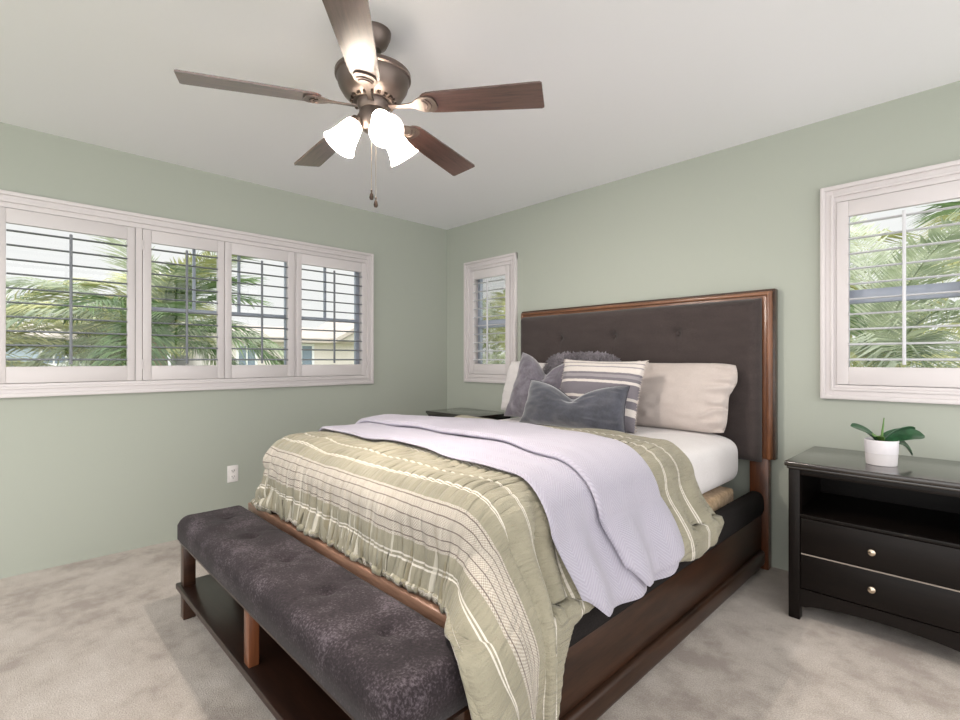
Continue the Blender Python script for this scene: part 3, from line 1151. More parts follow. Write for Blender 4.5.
# ------------------------------------------------------------------ pillows
def pillow(name, w, h, t, mat, loc, rx, rz, ry=0.0, chop=0.0, pinch=0.07, seed=1, wrinkle=0.006, flange=0.0, sag=0.0, puffexp=0.42, rnd_c=0.0, chopw=0.42, taper=0.0, tuck=0.0):
    """local x = width, z = height, y = thickness; leaned back by rx about x"""
    N = 64
    verts = []; uvs = []
    g = np.linspace(-1, 1, N)
    # concentrate samples near the seams
    g = np.sign(g) * (1 - (1 - np.abs(g)) ** 1.25)
    U, V = np.meshgrid(g, g, indexing='ij')
    Ux = U * (1 - pinch * (1 - V ** 2) * np.abs(U) ** 2)
    Vz = V * (1 - pinch * (1 - U ** 2) * np.abs(V) ** 2)
    X = Ux * w / 2 * np.sqrt(1 - rnd_c * V ** 4 / 2)
    Z = Vz * h / 2 * np.sqrt(1 - rnd_c * U ** 4 / 2)
    X = X * (1 - taper * V)
    X = X * (1 - tuck * sstep(0.55, 0.0, V) * sstep(0.2, 1.0, U))
    ct = chop * np.exp(-np.abs(U / chopw) ** 1.5) * sstep(-0.2, 1.0, V)
    Z = Z - ct - sag * (1 - np.abs(U)) * sstep(-1, 1, V) * 0
    th = t / 2 * np.clip((1 - np.abs(U) ** 2.4) * (1 - np.abs(V) ** 2.4), 0, 1) ** puffexp
    if flange:
        rim = sstep(1.0, 1 - flange, np.abs(U))
        th = th * rim + 0.004
    wr = vnoise(U * 3 + seed, V * 3, seed) * 0.6 + vnoise(U * 7, V * 7, seed + 3) * 0.4
    # creases running in from the corners
    cr = np.sin((U * V) * 9 + vnoise(U * 4, V * 4, seed + 5) * 3) * np.abs(U * V)
    if tuck:
        wr = wr + 1.6 * np.sin(V * 17 + 2.5 * vnoise(U * 3, V * 3, seed + 9) - U * 4) * sstep(0.45, 0.9, U)
    prof = np.clip((1 - U ** 2) * (1 - V ** 2), 0, 1) ** 0.25
    d = (wr * wrinkle + cr * wrinkle * 0.8) * prof
    dimple = chop * 0.35 * np.exp(-((U / 0.16) ** 2)) * sstep(-0.3, 0.8, V) * prof
    front = -(th + d - dimple)
    back = th + d * 0.5 - dimple
    me = bpy.data.meshes.new(name)
    A = np.stack([X, front, Z], -1).reshape(-1, 3)
    B = np.stack([X, back, Z], -1).reshape(-1, 3)
    idx = np.arange(N * N).reshape(N, N)
    q = np.stack([idx[:-1, :-1], idx[1:, :-1], idx[1:, 1:], idx[:-1, 1:]], -1).reshape(-1, 4)
    qb = q[:, ::-1] + N * N
    loop = list(idx[:, 0]) + list(idx[-1, 1:]) + list(idx[-2::-1, -1]) + list(idx[0, -2:0:-1])
    rim_ = [(b_, a_, a_ + N * N, b_ + N * N) for a_, b_ in zip(loop, loop[1:] + loop[:1])]
    me.from_pydata(np.concatenate([A, B]).tolist(), [], np.concatenate([q, qb, np.array(rim_)]).tolist())
    me.materials.append(mat)
    me.polygons.foreach_set('use_smooth', [True] * len(me.polygons))
    UV = np.concatenate([np.stack([U * .5 + .5, V * .5 + .5], -1).reshape(-1, 2)] * 2)
    lay = me.uv_layers.new(name='UVMap')
    li = np.empty(len(me.loops), int); me.loops.foreach_get('vertex_index', li)
    lay.data.foreach_set('uv', UV[li].astype(np.float32).ravel())
    bmx = bmesh.new(); bmx.from_mesh(me)
    bmesh.ops.remove_doubles(bmx, verts=bmx.verts, dist=0.0004)
    bmesh.ops.recalc_face_normals(bmx, faces=bmx.faces)
    bmx.to_mesh(me); bmx.free()
    me.polygons.foreach_set('use_smooth', [True] * len(me.polygons))
    o = bpy.data.objects.new(name, me)
    COL.objects.link(o)
    o.location = loc
    o.rotation_euler = (math.radians(rx), math.radians(ry), math.radians(rz))
    # points of the seam for piping / fringe
    seam = []
    for i in range(N): seam.append((X[i, 0], 0, Z[i, 0]))
    for j in range(1, N): seam.append((X[-1, j], 0, Z[-1, j]))
    for i in range(N - 2, -1, -1): seam.append((X[i, -1], 0, Z[i, -1]))
    for j in range(N - 2, 0, -1): seam.append((X[0, j], 0, Z[0, j]))
    return o, seam


zb = 0.768
p, _ = pillow('pillow', 0.70, 0.41, 0.17, MT['pillow_cream'], (2.385, -0.262, zb + 0.188), -14, 0, 0, pinch=0.04, seed=2, wrinkle=0.012, flange=0.05, rnd_c=0.30, tuck=0.10)
tag(p, 'large plain cream pillow standing against the right half of the headboard', 'pillow', 'bed pillows')
p, _ = pillow('pillow', 0.70, 0.41, 0.17, MT['sheet'], (1.375, -0.275, zb + 0.185), -15, 0, 3, pinch=0.04, seed=5, wrinkle=0.012, flange=0.09, rnd_c=0.2)
tag(p, 'white pillow mostly hidden behind the grey cushions at the left', 'pillow', 'bed pillows')

p, _ = pillow('cushion', 0.58, 0.46, 0.18, MT['shag'], (1.79, -0.385, zb + 0.212), -14, 0, 0, pinch=0.0, seed=8, rnd_c=0.55)
tag(p, 'shaggy grey cushion peeping over the cushions in the middle', 'cushion', 'cushions')
# shag tufts along its rim and face
rs = random.Random(3)
bm = bmesh.new()
me = p.data
vs_ = [v_ for v_ in me.vertices]
for v_ in vs_:
    if v_.co.z < 0.02 or rs.random() > 0.85:
        continue
    d = Vector((rs.uniform(-.6, .6), rs.uniform(-.6, .3), rs.uniform(-.4, .9))) + v_.normal * 0.7
    d.normalize()
    L = rs.uniform(0.018, 0.040)
    s_ = d.cross(Vector((0, 0.3, 1))).normalized() * 0.0034
    mid = v_.co + d * L * 0.6
    tip = v_.co + d * L + Vector((0, 0, -0.007))
    a = bm.verts.new(v_.co - s_); b_ = bm.verts.new(v_.co + s_)
    c = bm.verts.new(mid + s_ * 1.3); e = bm.verts.new(mid - s_ * 1.3)
    f = bm.verts.new(tip)
    bm.faces.new((a, b_, c, e)); bm.faces.new((e, c, f))
pile = obj('shaggy_pile', bm, MT['shag'], p)
pile['kind'] = 'stuff'

p, _ = pillow('cushion', 0.46, 0.47, 0.17, MT['velvet_grey'], (1.610, -0.535, zb + 0.210), -20, 10, 7, chop=0.12, chopw=0.38, pinch=0.08, seed=12, wrinkle=0.014)
tag(p, 'square crushed grey velvet cushion with a deep dent, leftmost on the bed', 'cushion', 'cushions')

p, seam = pillow('cushion', 0.54, 0.43, 0.15, MT['striped'], (2.050, -0.565, zb + 0.198), -20, 4, 1, pinch=0.06, seed=15, wrinkle=0.006)
tag(p, 'square grey and white striped woven cushion in the middle of the bed', 'cushion', 'cushions')
for sg in (-1, 1):
    bm = bmesh.new()
    for k, (x, y, z) in enumerate(seam):
        if k % 2 or x * sg < 0.22:
            continue
        d = Vector((math.copysign(1, x), rs.uniform(-.3, .3), rs.uniform(-.7, .3))).normalized()
        tube(bm, [(x - d.x * 0.006, y, z), (x + d.x * 0.008, y + d.y * 0.01, z + d.z * 0.008), (x + d.x * 0.014, y + d.y * 0.016, z + d.z * 0.018)], [0.0035, 0.003, 0.0015], 5)
    obj('fringe', bm, MT['pillow_cream'], p)

p, seam = pillow('lumbar_cushion', 0.69, 0.28, 0.15, MT['velvet'], (1.990, -0.735, zb + 0.134), -16, 3, 1.5, chop=0.095, chopw=0.40, taper=0.035, pinch=0.06, seed=19, wrinkle=0.010)
tag(p, 'oblong blue-grey velvet lumbar cushion lying in front of the others', 'cushion', 'cushions')
bm = bmesh.new()
tube(bm, seam + seam[:1], 0.004, 6)
obj('piping', bm, MT['piping'], p)


# ------------------------------------------------------------------ nightstands
def nightstand(x0, y0, w, d, h, label):
    """x0 = left side of the carcass, front at y0 (towards the room), depth d"""
    root = thing('nightstand', label, 'nightstand', (x0 + w / 2, y0 + d / 2, 0), 0, 'black nightstands')
    x1, y1 = x0 + w, y0 + d
    st = 0.045
    top = bmesh.new()
    box(top, x0 - 0.014, x1 + 0.014, y0 - 0.018, y1, h - 0.022, h, 0.006, 3)
    box(top, x0 - 0.006, x1 + 0.006, y0 - 0.010, y1, h - 0.034, h - 0.0215, 0.005, 2)
    part('top', top, MT['black_top'], root)
    bm = bmesh.new()
    box(bm, x0, x0 + 0.02, y0 + 0.03, y1 - 0.005, 0.07, h - 0.034)
    box(bm, x1 - 0.02, x1, y0 + 0.03, y1 - 0.005, 0.07, h - 0.034)
    box(bm, x0 + 0.02, x1 - 0.02, y1 - 0.018, y1 - 0.006, 0.09, h - 0.034)
    box(bm, x0 + 0.02, x1 - 0.02, y0 + 0.02, y1 - 0.018, 0.462, 0.474)
    box(bm, x0 + 0.02, x1 - 0.02, y0 + 0.03, y1 - 0.018, 0.13, 0.142)
    box(bm, x0 + st, x1 - st, y0 + 0.004, y0 + 0.024, h - 0.058, h - 0.034, 0.002)
    part('body', bm, MT['black'], root)
    for xx in (x0, x1 - st):
        bm = bmesh.new()
        box(bm, xx, xx + st, y0, y0 + 0.045, 0, h - 0.034, 0.003)
        part('leg', bm, MT['black'], root)
    for xx in (x0 + 0.001, x1 - 0.046):
        bm = bmesh.new()
        box(bm, xx, xx + st, y1 - 0.05, y1 - 0.005, 0, 0.069, 0.003)
        part('leg', bm, MT['black'], root)
    # shelf edge strip
    bm = bmesh.new()
    box(bm, x0 + st, x1 - st, y0 + 0.002, y0 + 0.021, 0.461, 0.477, 0.003)
    part('shelf_edge', bm, MT['black'], root)
    # drawers
    for z0_, z1_, zk in ((0.303, 0.459, 0.380), (0.146, 0.297, 0.227)):
        bm = bmesh.new()
        box(bm, x0 + st + 0.002, x1 - st - 0.002, y0 + 0.002, y0 + 0.022, z0_, z1_, 0.003)
        dr = part('drawer', bm, MT['black'], root)
        bm = bmesh.new()
        M4 = Matrix.Translation((x0 + w / 2 - 0.028, y0 + 0.002, zk)) @ Matrix.Rotation(math.radians(90), 4, 'X')
        lathe(bm, [(0.006, -0.002), (0.006, 0.010), (0.012, 0.014), (0.0145, 0.019), (0.013, 0.024), (0.007, 0.027), (0.0, 0.028)], 20, M4)
        k_ = part('knob', bm, MT['nickel'], dr)
        k_['label'] = 'small round nickel knob'
        # pale worn line along the lower edge of the upper front
    bm = bmesh.new()
    box(bm, x0 + st + 0.004, x1 - st - 0.004, y0 + 0.003, y0 + 0.0075, 0.2975, 0.3022)
    part('worn_edge', bm, MT['edge_wear'], root)
    # arched apron
    bm = bmesh.new()
    n = 24
    pts = [(x0 + st, 0.142), (x0 + st, 0.062)]
    for i in range(n + 1):
        t = i / n
        xx = x0 + st + 0.02 + (w - 2 * st - 0.04) * t
        pts.append((xx, 0.062 + 0.030 * math.sin(math.pi * t) ** 0.6))
    pts += [(x1 - st, 0.062), (x1 - st, 0.142)]
    prism(bm, pts, 'y', y0 + 0.003, y0 + 0.022)
    part('arched_apron', bm, MT['black'], root, smooth=False)
    return root


nightstand(3.044, -0.552, 0.66, 0.546, 0.710, 'black two-drawer nightstand with open shelf, a potted plant on top')
nightstand(0.235, -0.42, 0.62, 0.405, 0.722, 'black nightstand in the corner beyond the bed, only its top showing')

# ------------------------------------------------------------------ potted orchid
plant = thing('potted_plant', 'small green plant in a white pot on the black nightstand', 'potted plant', (3.352, -0.352, 0.710))
bm = bmesh.new()
lathe(bm, [(0.052, 0.0), (0.0545, 0.002), (0.0575, 0.052)], 40)
lathe(bm, [(0.0575, 0.052), (0.0585, 0.054), (0.0605, 0.108), (0.0575, 0.110), (0.055, 0.092), (0.0, 0.090)], 40, mi=1, cap=False)
obj('pot', bm, [MT['pot_low'], MT['pot']], plant)
bm = bmesh.new()
lathe(bm, [(0.0, 0.086), (0.0555, 0.0925), (0.052, 0.099), (0.03, 0.104), (0.0, 0.105)], 24)
obj('soil', bm, MT['soil'], plant)


def leaf(name, p0, p1, p2, wmax, mat, roll=0.0, fold=0.25):
    """strap leaf along a quadratic curve, widest past the middle, V-folded, thin closed mesh"""
    n, mseg = 18, 6
    p0, p1, p2 = Vector(p0), Vector(p1), Vector(p2)
    bm = bmesh.new()
    tops, bots = [], []
    for i in range(n + 1):
        t = i / n
        c = p0 * (1 - t) ** 2 + p1 * 2 * t * (1 - t) + p2 * t * t
        d = ((p1 - p0) * (1 - t) + (p2 - p1) * t).normalized()
        side = d.cross(Vector((0, 0, 1))).normalized()
        nor = side.cross(d).normalized()
        side, nor = side * math.cos(roll) + nor * math.sin(roll), nor * math.cos(roll) - side * math.sin(roll)
        w = wmax * (0.35 + 0.65 * math.sin(math.pi * min(1, t * 0.62 + 0.18))) * (1 - max(0, (t - 0.78) / 0.22) ** 2.2) ** 0.5 if t < 0.999 else 0.002
        rt, rb_ = [], []
        for k in range(mseg + 1):
            q = -1 + 2 * k / mseg
            pt = c + side * q * w + nor * abs(q) ** 1.3 * w * fold
            rt.append(bm.verts.new(pt + nor * 0.0012)); rb_.append(bm.verts.new(pt - nor * 0.0012))
        tops.append(rt); bots.append(rb_)
    for i in range(n):
        for k in range(mseg):
            bm.faces.new((tops[i][k], tops[i][k + 1], tops[i + 1][k + 1], tops[i + 1][k]))
            bm.faces.new((bots[i][k], bots[i + 1][k], bots[i + 1][k + 1], bots[i][k + 1]))
        for k in (0, mseg):
            bm.faces.new((tops[i][k], tops[i + 1][k], bots[i + 1][k], bots[i][k]))
    for i in (0, n):
        for k in range(mseg):
            bm.faces.new((tops[i][k], bots[i][k], bots[i][k + 1], tops[i][k + 1]))
    bmesh.ops.recalc_face_normals(bm, faces=bm.faces)
    return obj(name, bm, mat, plant)


Rv = Vector((0.698, 0.716, 0))      # sideways along the picture
Fv = Vector((-0.716, 0.698, 0))
def L3(r, f_, z): return Rv * r + Fv * f_ + Vector((0, 0, z))
leaf('leaf', L3(-0.01, 0, 0.10), L3(-0.07, -0.01, 0.158), L3(-0.150, -0.02, 0.172), 0.022, MT['leaf'], 0.7)
leaf('leaf', L3(-0.01, 0.01, 0.10), L3(-0.05, 0.02, 0.150), L3(-0.105, 0.03, 0.176), 0.017, MT['leaf'], -0.2)
leaf('leaf', L3(-0.01, -0.01, 0.10), L3(-0.025, -0.02, 0.140), L3(-0.060, -0.035, 0.128), 0.018, MT['leaf_light'], 0.2)
leaf('leaf', L3(0.01, 0, 0.10), L3(0.08, 0, 0.140), L3(0.172, -0.02, 0.128), 0.036, MT['leaf'], -0.6)
leaf('leaf', L3(0.01, 0.01, 0.10), L3(0.07, 0.02, 0.150), L3(0.165, 0.02, 0.148), 0.034, MT['leaf'], 0.5)
leaf('leaf', L3(0.015, -0.01, 0.10), L3(0.075, -0.02, 0.120), L3(0.108, -0.03, 0.045), 0.036, MT['leaf'], -0.4)
bm = bmesh.new()
tube(bm, [L3(0.0, 0, 0.098), L3(0.004, 0, 0.14), L3(0.012, 0, 0.205)], [0.0055, 0.0045, 0.002], 8)
obj('stem', bm, MT['leaf_light'], plant)

# ------------------------------------------------------------------ wall outlet
outlet = thing('wall_outlet', 'white duplex power outlet low on the sage wall under the long window', 'outlet', (0, -1.963, 0.375))
bm = bmesh.new()
box(bm, 0.0, 0.006, -0.036, 0.036, -0.058, 0.058, 0.002)
obj('cover_plate', bm, MT['outlet'], outlet)
for zz in (0.021, -0.021):
    bm = bmesh.new()
    box(bm, 0.005, 0.0085, -0.017, 0.017, zz - 0.014, zz + 0.014, 0.004, 3)
    r_ = obj('receptacle', bm, MT['outlet'], outlet)
    bm = bmesh.new()
    for yy in (-0.007, 0.007):
        box(bm, 0.0078, 0.0090, yy - 0.0016, yy + 0.0016, zz - 0.003, zz + 0.008)
    M4 = Matrix.Translation((0.0078, 0, zz - 0.008)) @ Matrix.Rotation(math.radians(90), 4, 'Y')
    lathe(bm, [(0.003, 0), (0.003, 0.0012)], 10, M4)
    obj('slot', bm, MT['slot'], r_)

# ------------------------------------------------------------------ ceiling fan
FX, FY, FZ = 2.012, -2.088, H
fan = thing('ceiling_fan', 'five-blade walnut ceiling fan with three lit frosted lamp shades', 'ceiling fan', (FX, FY, FZ))
ZB = 2.155 - H     # blade plane, local
bm = bmesh.new()
lathe(bm, [(0.018, -0.072), (0.030, -0.070), (0.036, -0.062), (0.052, -0.050), (0.066, -0.018), (0.068, 0.0)], 36)
obj('canopy', bm, MT['bronze'], fan)
bm = bmesh.new()
lathe(bm, [(0.013, -0.14), (0.013, -0.06)], 16)
obj('downrod', bm, MT['bronze'], fan)
bm = bmesh.new()
lathe(bm, [(0.060, -0.292), (0.074, -0.294), (0.082, -0.288), (0.090, -0.284), (0.114, -0.264), (0.131, -0.236), (0.1375, -0.212), (0.138, -0.204),
           (0.145, -0.200), (0.145, -0.186), (0.136, -0.180), (0.112, -0.165), (0.06, -0.154), (0.020, -0.150)], 48)
for v_ in bm.verts:
    v_.co.z += 0.020
mh = obj('motor_housing', bm, MT['bronze'], fan)
bm = bmesh.new()
for k in range(20):
    a = 2 * math.pi * k / 20
    M4 = Matrix.Rotation(a, 4, 'Z')
    vs = box(bm, 0.0765, 0.0885, -0.0062, 0.0062, -0.2945, -0.2848)
    for v_ in vs:
        v_.co = M4 @ v_.co
for v_ in bm.verts:
    v_.co.z += 0.020
obj('vent_slots', bm, MT['dark_fob'], mh, smooth=False)
bm = bmesh.new()
lathe(bm, [(0.0, -0.420), (0.022, -0.418), (0.044, -0.408), (0.055, -0.39), (0.057, -0.355), (0.052, -0.335), (0.058, -0.325), (0.062, -0.315), (0.062, -0.290)], 36)
for v_ in bm.verts:
    v_.co.z += 0.030
obj('switch_housing', bm, MT['bronze'], fan)


def blade_shape():
    bm = bmesh.new()
    r0, r1, t = 0.195, 0.658, 0.0035
    prof = []
    for i in range(7):
        a = math.pi / 2 * i / 6
        prof.append((r0 + 0.03 * (1 - math.sin(a)), 0.048 * (0.35 + 0.65 * (1 - math.cos(a)) ** 0.6) if i else 0.017))
    prof = [(r0, 0.022), (r0 + 0.006, 0.034), (r0 + 0.018, 0.045), (r0 + 0.035, 0.051), (r0 + 0.07, 0.054)]
    pts = prof + [(r1 - 0.008, 0.0655), (r1, 0.060)]
    poly = pts + [(r, -w) for r, w in reversed(pts)]
    prism(bm, poly, 'z', -t, t)
    return bm


def arm_shape():
    bm = bmesh.new()
    # curved arm from the housing, widening into a spade under the blade
    pts = [(0.066, 0.012), (0.10, 0.009), (0.14, 0.009), (0.165, 0.014), (0.185, 0.030), (0.205, 0.040), (0.235, 0.040), (0.252, 0.030), (0.258, 0.014)]
    poly = pts + [(r, -w) for r, w in reversed(pts)]
    prism(bm, poly, 'z', -0.010, -0.0045)
    return bm


def arc_shape():
    bm = bmesh.new()
    for r, w in ((0.236, 0.030), (0.222, 0.024)):
        pts = []
        for k in range(9):
            q = -1 + 2 * k / 8
            pts.append((r - 0.016 * q * q, w * q, -0.0112))
        tube(bm, pts, 0.0026, 6)
    return bm


for k in range(5):
    a = math.radians(33 + 72 * k)
    Mx = Matrix.Rotation(a, 4, 'Z') @ Matrix.Rotation(math.radians(3), 4, 'Y') @ Matrix.Rotation(math.radians(-11), 4, 'X')
    Mx = Matrix.Translation((0, 0, ZB)) @ Mx
    bm = blade_shape()
    bd = obj('blade', bm, MT['blade'], fan, smooth=False)
    bd.matrix_local = Mx
    bm = arm_shape()
    ar_ = obj('blade_arm', bm, MT['bronze'], bd)
    bm = arc_shape()
    obj('arm_slot', bm, MT['dark_fob'], bd)

# light kit: three arms with bell shades
SH = [(-150, 'l'), (-33, 'f'), (87, 'r')]
CR = Vector((0.698, 0.716, 0)); 
for ang, nm in ((251, 'a'), (346, 'b'), (92, 'c')):
    a = math.radians(ang)
    d = Vector((math.cos(a), math.sin(a), 0))
    tilt = math.radians(57 if nm == 'a' else 48)            # below horizontal
    ax = (d * math.cos(tilt) + Vector((0, 0, -1)) * math.sin(tilt)).normalized()
    st_ = Vector((0, 0, -0.314)) + d * 0.035
    neck = st_ + ax * 0.050
    bm = bmesh.new()
    tube(bm, [st_ - d * 0.01, st_ + ax * 0.02, neck], 0.013, 12)
    rot = Vector((0, 0, 1)).rotation_difference(ax).to_matrix().to_4x4()
    M4 = Matrix.Translation(neck) @ rot
    lathe(bm, [(0.014, -0.012), (0.024, -0.006), (0.027, 0.010), (0.024, 0.022)], 24, M4)
    holder = obj('lamp_holder', bm, MT['bronze'], fan)
    bm = bmesh.new()
    lathe(bm, [(0.022, 0.012), (0.031, 0.018), (0.038, 0.045), (0.047, 0.085), (0.057, 0.114), (0.064, 0.124)], 36, M4, cap=False)
    obj('lamp_shade', bm, MT['shade'], fan)
    bm = bmesh.new()
    lathe(bm, [(0.010, 0.016), (0.011, 0.034), (0.018, 0.050), (0.0215, 0.066), (0.0185, 0.082), (0.010, 0.092), (0.0, 0.095)], 20, M4)
    obj('light_bulb', bm, MT['bulb'], fan)

for (dx, dy, zt_, zl) in ((0.043, -0.035, -0.40, 1.780 - H), (0.054, -0.023, -0.40, 1.752 - H)):
    bm = bmesh.new()
    tube(bm, [(dx * 0.8, dy * 0.8, zt_ + 0.02), (dx, dy, zt_ - 0.02), (dx, dy, zl + 0.03)], 0.0013, 6)
    ch = obj('pull_chain', bm, MT['chain'], fan)
    bm = bmesh.new()
    lathe(bm, [(0.0, -0.008), (0.006, -0.006), (0.0085, 0.002), (0.006, 0.014), (0.003, 0.020), (0.0035, 0.030), (0.0, 0.034)], 14, Matrix.Translation((dx, dy, zl)))
    obj('chain_fob', bm, MT['dark_fob'], ch)

# ------------------------------------------------------------------ outside
bm = bmesh.new()
box(bm, -60, 7, -14, 60, -3.4, -3.2)
o = struct('ground', bm, MT['lawn'])


def frond_mesh(seed, L=1.7, droop=0.5, leaflets=48, llen=0.42, mat='frond'):
    r = random.Random(seed)
    bm = bmesh.new()
    pts = []
    n = 14
    for i in range(n + 1):
        t = i / n
        pts.append(Vector((L * t * (1 - 0.12 * t), 0, L * (0.34 * t - droop * t * t))))
    tube(bm, pts, [0.016 * (1 - 0.85 * i / n) for i in range(n + 1)], 5)
    for i in range(leaflets):
        t = 0.12 + 0.87 * i / (leaflets - 1)
        f_ = t * n
        k = min(int(f_), n - 1)
        c = pts[k].lerp(pts[k + 1], f_ - k)
        d = (pts[k + 1] - pts[k]).normalized()
        up = Vector((0, 1, 0)).cross(d) * -1
        ll = llen * (0.55 + 0.6 * math.sin(math.pi * min(1, t * 0.85 + 0.1))) * r.uniform(0.85, 1.1)
        w = 0.0115
        for s in (-1, 1):
            out = (d * 0.75 + Vector((0, s, 0)) * 0.8 + up * r.uniform(-0.05, 0.35)).normalized()
            m1 = c + out * ll * 0.5 + Vector((0, 0, -0.02))
            tip = c + out * ll + Vector((0, 0, -0.16 * ll / llen * r.uniform(0.6, 1.4)))
            sd = out.cross(Vector((0, 0, 1))).normalized() * w
            a = bm.verts.new(c - sd * 0.4); b = bm.verts.new(c + sd * 0.4)
            e = bm.verts.new(m1 + sd); g = bm.verts.new(m1 - sd)
            mid = bm.verts.new(m1 + Vector((0, 0, 0.006)))
            tt = bm.verts.new(tip)
            bm.faces.new((a, b, e, mid)); bm.faces.new((a, mid, g)); bm.faces.new((e, tt, mid)); bm.faces.new((mid, tt, g))
    me = bpy.data.meshes.new('frond')
    bm.to_mesh(me); bm.free()
    me.materials.append(MT[mat])
    return me


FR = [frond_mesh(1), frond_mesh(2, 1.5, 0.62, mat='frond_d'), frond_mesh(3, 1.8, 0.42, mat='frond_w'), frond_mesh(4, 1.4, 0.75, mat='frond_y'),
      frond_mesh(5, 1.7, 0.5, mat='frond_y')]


def palm(x, y, z, n, scale, label, seed, yellow=0.2, tilt=(-25, 70)):
    r = random.Random(seed)
    root = thing('palm_tree', label, 'palm tree', (x, y, -3.2), 0, 'palms outside the windows')
    bm = bmesh.new()
    hh = z + 3.2
    pts = [(0.15 * math.sin(i * 0.4), 0.1 * math.sin(i * 0.3), hh * i / 10) for i in range(11)]
    pts = [(p[0] - pts[-1][0] * (i / 10), p[1] - pts[-1][1] * (i / 10), p[2]) for i, p in enumerate(pts)]
    tube(bm, pts, [0.14 - 0.006 * i for i in range(11)], 12)
    obj('trunk', bm, MT['trunk'], root)
    for k in range(n):
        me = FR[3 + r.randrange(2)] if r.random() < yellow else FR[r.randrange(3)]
        o = bpy.data.objects.new('frond', me)
        COL.objects.link(o)
        o.parent = root
        o.location = (0, 0, hh - 0.02)
        el = r.uniform(*tilt)
        o.rotation_euler = (0, -math.radians(el), math.radians(360 * k / n * 1.0 + r.uniform(-14, 14)))
        s = scale * r.uniform(0.85, 1.15)
        o.scale = (s, s, s)
    return root


palm(-3.4, -1.75, 1.45, 34, 1.0, 'tall palm close outside the wide shutter panel of the long window', 4, 0.12)
palm(-5.4, -1.9, 0.95, 30, 0.95, 'lower yellow-green palm seen between the two leftmost shutter panels', 9, 0.55)
palm(-4.6, -3.4, 1.2, 28, 1.0, 'pale palm at the far left edge of the long window', 13, 0.35)
palm(3.1, 1.75, 1.05, 24, 0.9, 'leafy palm filling the window above the black nightstand', 21, 0.35, (-30, 75))
palm(1.7, 3.4, 1.85, 18, 1.0, 'taller palm behind, at the left of the right-hand window', 27, 0.3, (-30, 75))
palm(3.9, 3.6, 2.1, 16, 1.1, 'yellowish palm at the top right of the right-hand window', 33, 0.6, (-40, 70))
palm(-2.1, 3.6, 1.1, 22, 1.0, 'palm seen through the small window left of the headboard', 41, 0.3)


def tree(x, y, zc, R_, label, seed, n=1500):
    r = random.Random(seed)
    root = thing('broadleaf_tree', label, 'tree', (x, y, -3.2), 0, 'trees beyond the palms')
    hh = zc + 3.2
    bm = bmesh.new()
    tube(bm, [(0, 0, 0), (0.05, 0.05, hh * 0.6), (0, 0, hh)], [0.18, 0.14, 0.08], 10)
    for k in range(6):
        a = k * 1.05
        tube(bm, [(0, 0, hh - R_ * 0.5), (math.cos(a) * R_ * 0.5, math.sin(a) * R_ * 0.5, hh + R_ * 0.2 * math.sin(k))], [0.06, 0.02], 6)
    obj('trunk', bm, MT['trunk'], root)
    bm = bmesh.new()
    for i in range(n):
        d = Vector((r.gauss(0, 1), r.gauss(0, 1), r.gauss(0, 1))).normalized()
        q = R_ * (0.45 + 0.6 * r.random()) * (1 + 0.22 * math.sin(d.x * 5 + seed) * math.cos(d.z * 4))
        c = Vector((0, 0, hh)) + Vector((d.x, d.y, d.z * 0.85)) * q
        s = r.uniform(0.07, 0.15)
        n1 = Vector((r.gauss(0, 1), r.gauss(0, 1), r.gauss(0, 1))).normalized()
        a1 = n1.orthogonal().normalized(); b1 = n1.cross(a1)
        v0 = bm.verts.new(c - a1 * s); v1 = bm.verts.new(c + b1 * s * 0.4 + n1 * s * .1); v2 = bm.verts.new(c + a1 * s); v3 = bm.verts.new(c - b1 * s * 0.4 + n1 * s * .1)
        bm.faces.new((v0, v1, v2)); bm.faces.new((v0, v2, v3))
    obj('foliage', bm, MT['bush'], root, smooth=False)
    return root


tree(0.2, 7.5, 1.0, 2.6, 'round green tree behind the palms of the right-hand window', 3, 1300)
tree(5.6, 9.0, 1.2, 2.4, 'second round tree behind the right-hand window palms', 7, 1300)
tree(-5.5, 8.0, 1.3, 2.4, 'round green tree seen through the small window', 11, 2200)


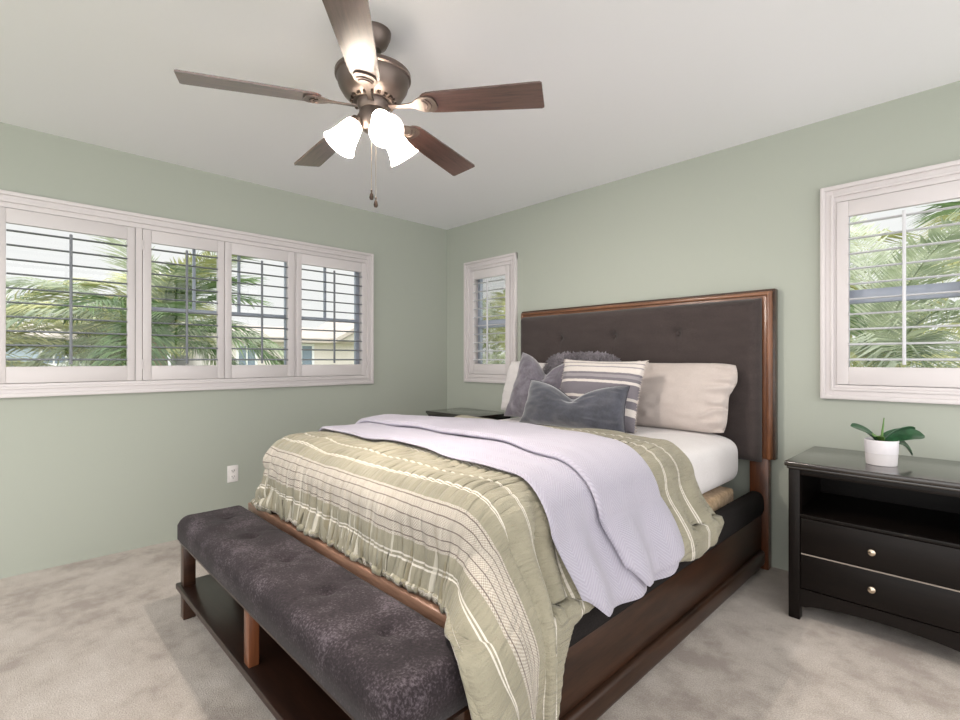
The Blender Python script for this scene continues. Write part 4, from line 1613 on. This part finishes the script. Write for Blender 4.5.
def house(name, x, y0, y1, z0, zeave, zridge, depth, matw, label, wins, gable=None):
    """a neighbour's upper storey: wall facing the room (+x)"""
    root = thing(name, label, 'house', (x, (y0 + y1) / 2, -3.2), 0, 'neighbouring houses')
    part('house_wall', bx(x - depth, x, y0, y1, -3.2, zeave), matw, root, False)
    bm = bmesh.new()
    ov = 0.45
    prism(bm, [(x + ov, zeave - 0.12), (x + ov, zeave + 0.06), (x - depth / 2, zridge), (x - depth - ov, zeave + 0.06), (x - depth - ov, zeave - 0.12)], 'y', y0 - ov, y1 + ov)
    part('house_roof', bm, MT['roof'], root, False)
    for (a, b, c, d) in wins:
        bm = bmesh.new()
        t = 0.09
        box(bm, x, x + 0.06, a - t, a, c - t, d + t); box(bm, x, x + 0.06, b, b + t, c - t, d + t)
        box(bm, x, x + 0.06, a, b, c - t, c); box(bm, x, x + 0.06, a, b, d, d + t)
        box(bm, x, x + 0.04, (a + b) / 2 - 0.025, (a + b) / 2 + 0.025, c, d)
        w_ = part('house_window', bm, MT['house_trim'], root, False)
        part('house_pane', bx(x - 0.005, x + 0.015, a, b, c, d), MT['house_glass'], w_, False)
    if gable:
        a, b, zz = gable
        bm = bmesh.new()
        prism(bm, [(a, zeave), (b, zeave), ((a + b) / 2, zz)], 'x', x - depth / 2, x + 0.7)
        part('house_gable', bm, matw, root, False)
        bm = bmesh.new()
        m_ = (a + b) / 2
        prism(bm, [(a - 0.4, zeave - 0.1), (m_, zz + 0.05), (b + 0.4, zeave - 0.1), (b + 0.4, zeave + 0.08), (m_, zz + 0.25), (a - 0.4, zeave + 0.08)], 'x', x - depth / 2, x + 1.0)
        part('gable_roof', bm, MT['roof'], root, False)
    return root


house('house', -16.0, 2.6, 13.0, -3.2, 2.00, 2.75, 7.0, MT['house_cream'], 'cream house with a tan roof and gable seen through the right shutter panels',
      [(5.3, 6.2, 0.95, 1.75), (8.3, 9.1, 0.95, 1.7), (3.3, 3.9, 0.95, 1.7)], (7.2, 10.2, 2.85))
house('house', -19.0, -3.6, 1.4, -3.2, 1.95, 2.6, 7.0, MT['house_blue'], 'blue-grey house with white-framed windows low behind the palms',
      [(-2.1, -1.5, 1.05, 1.65), (-1.1, -0.5, 1.05, 1.65), (-0.2, 0.4, 1.05, 1.65)])
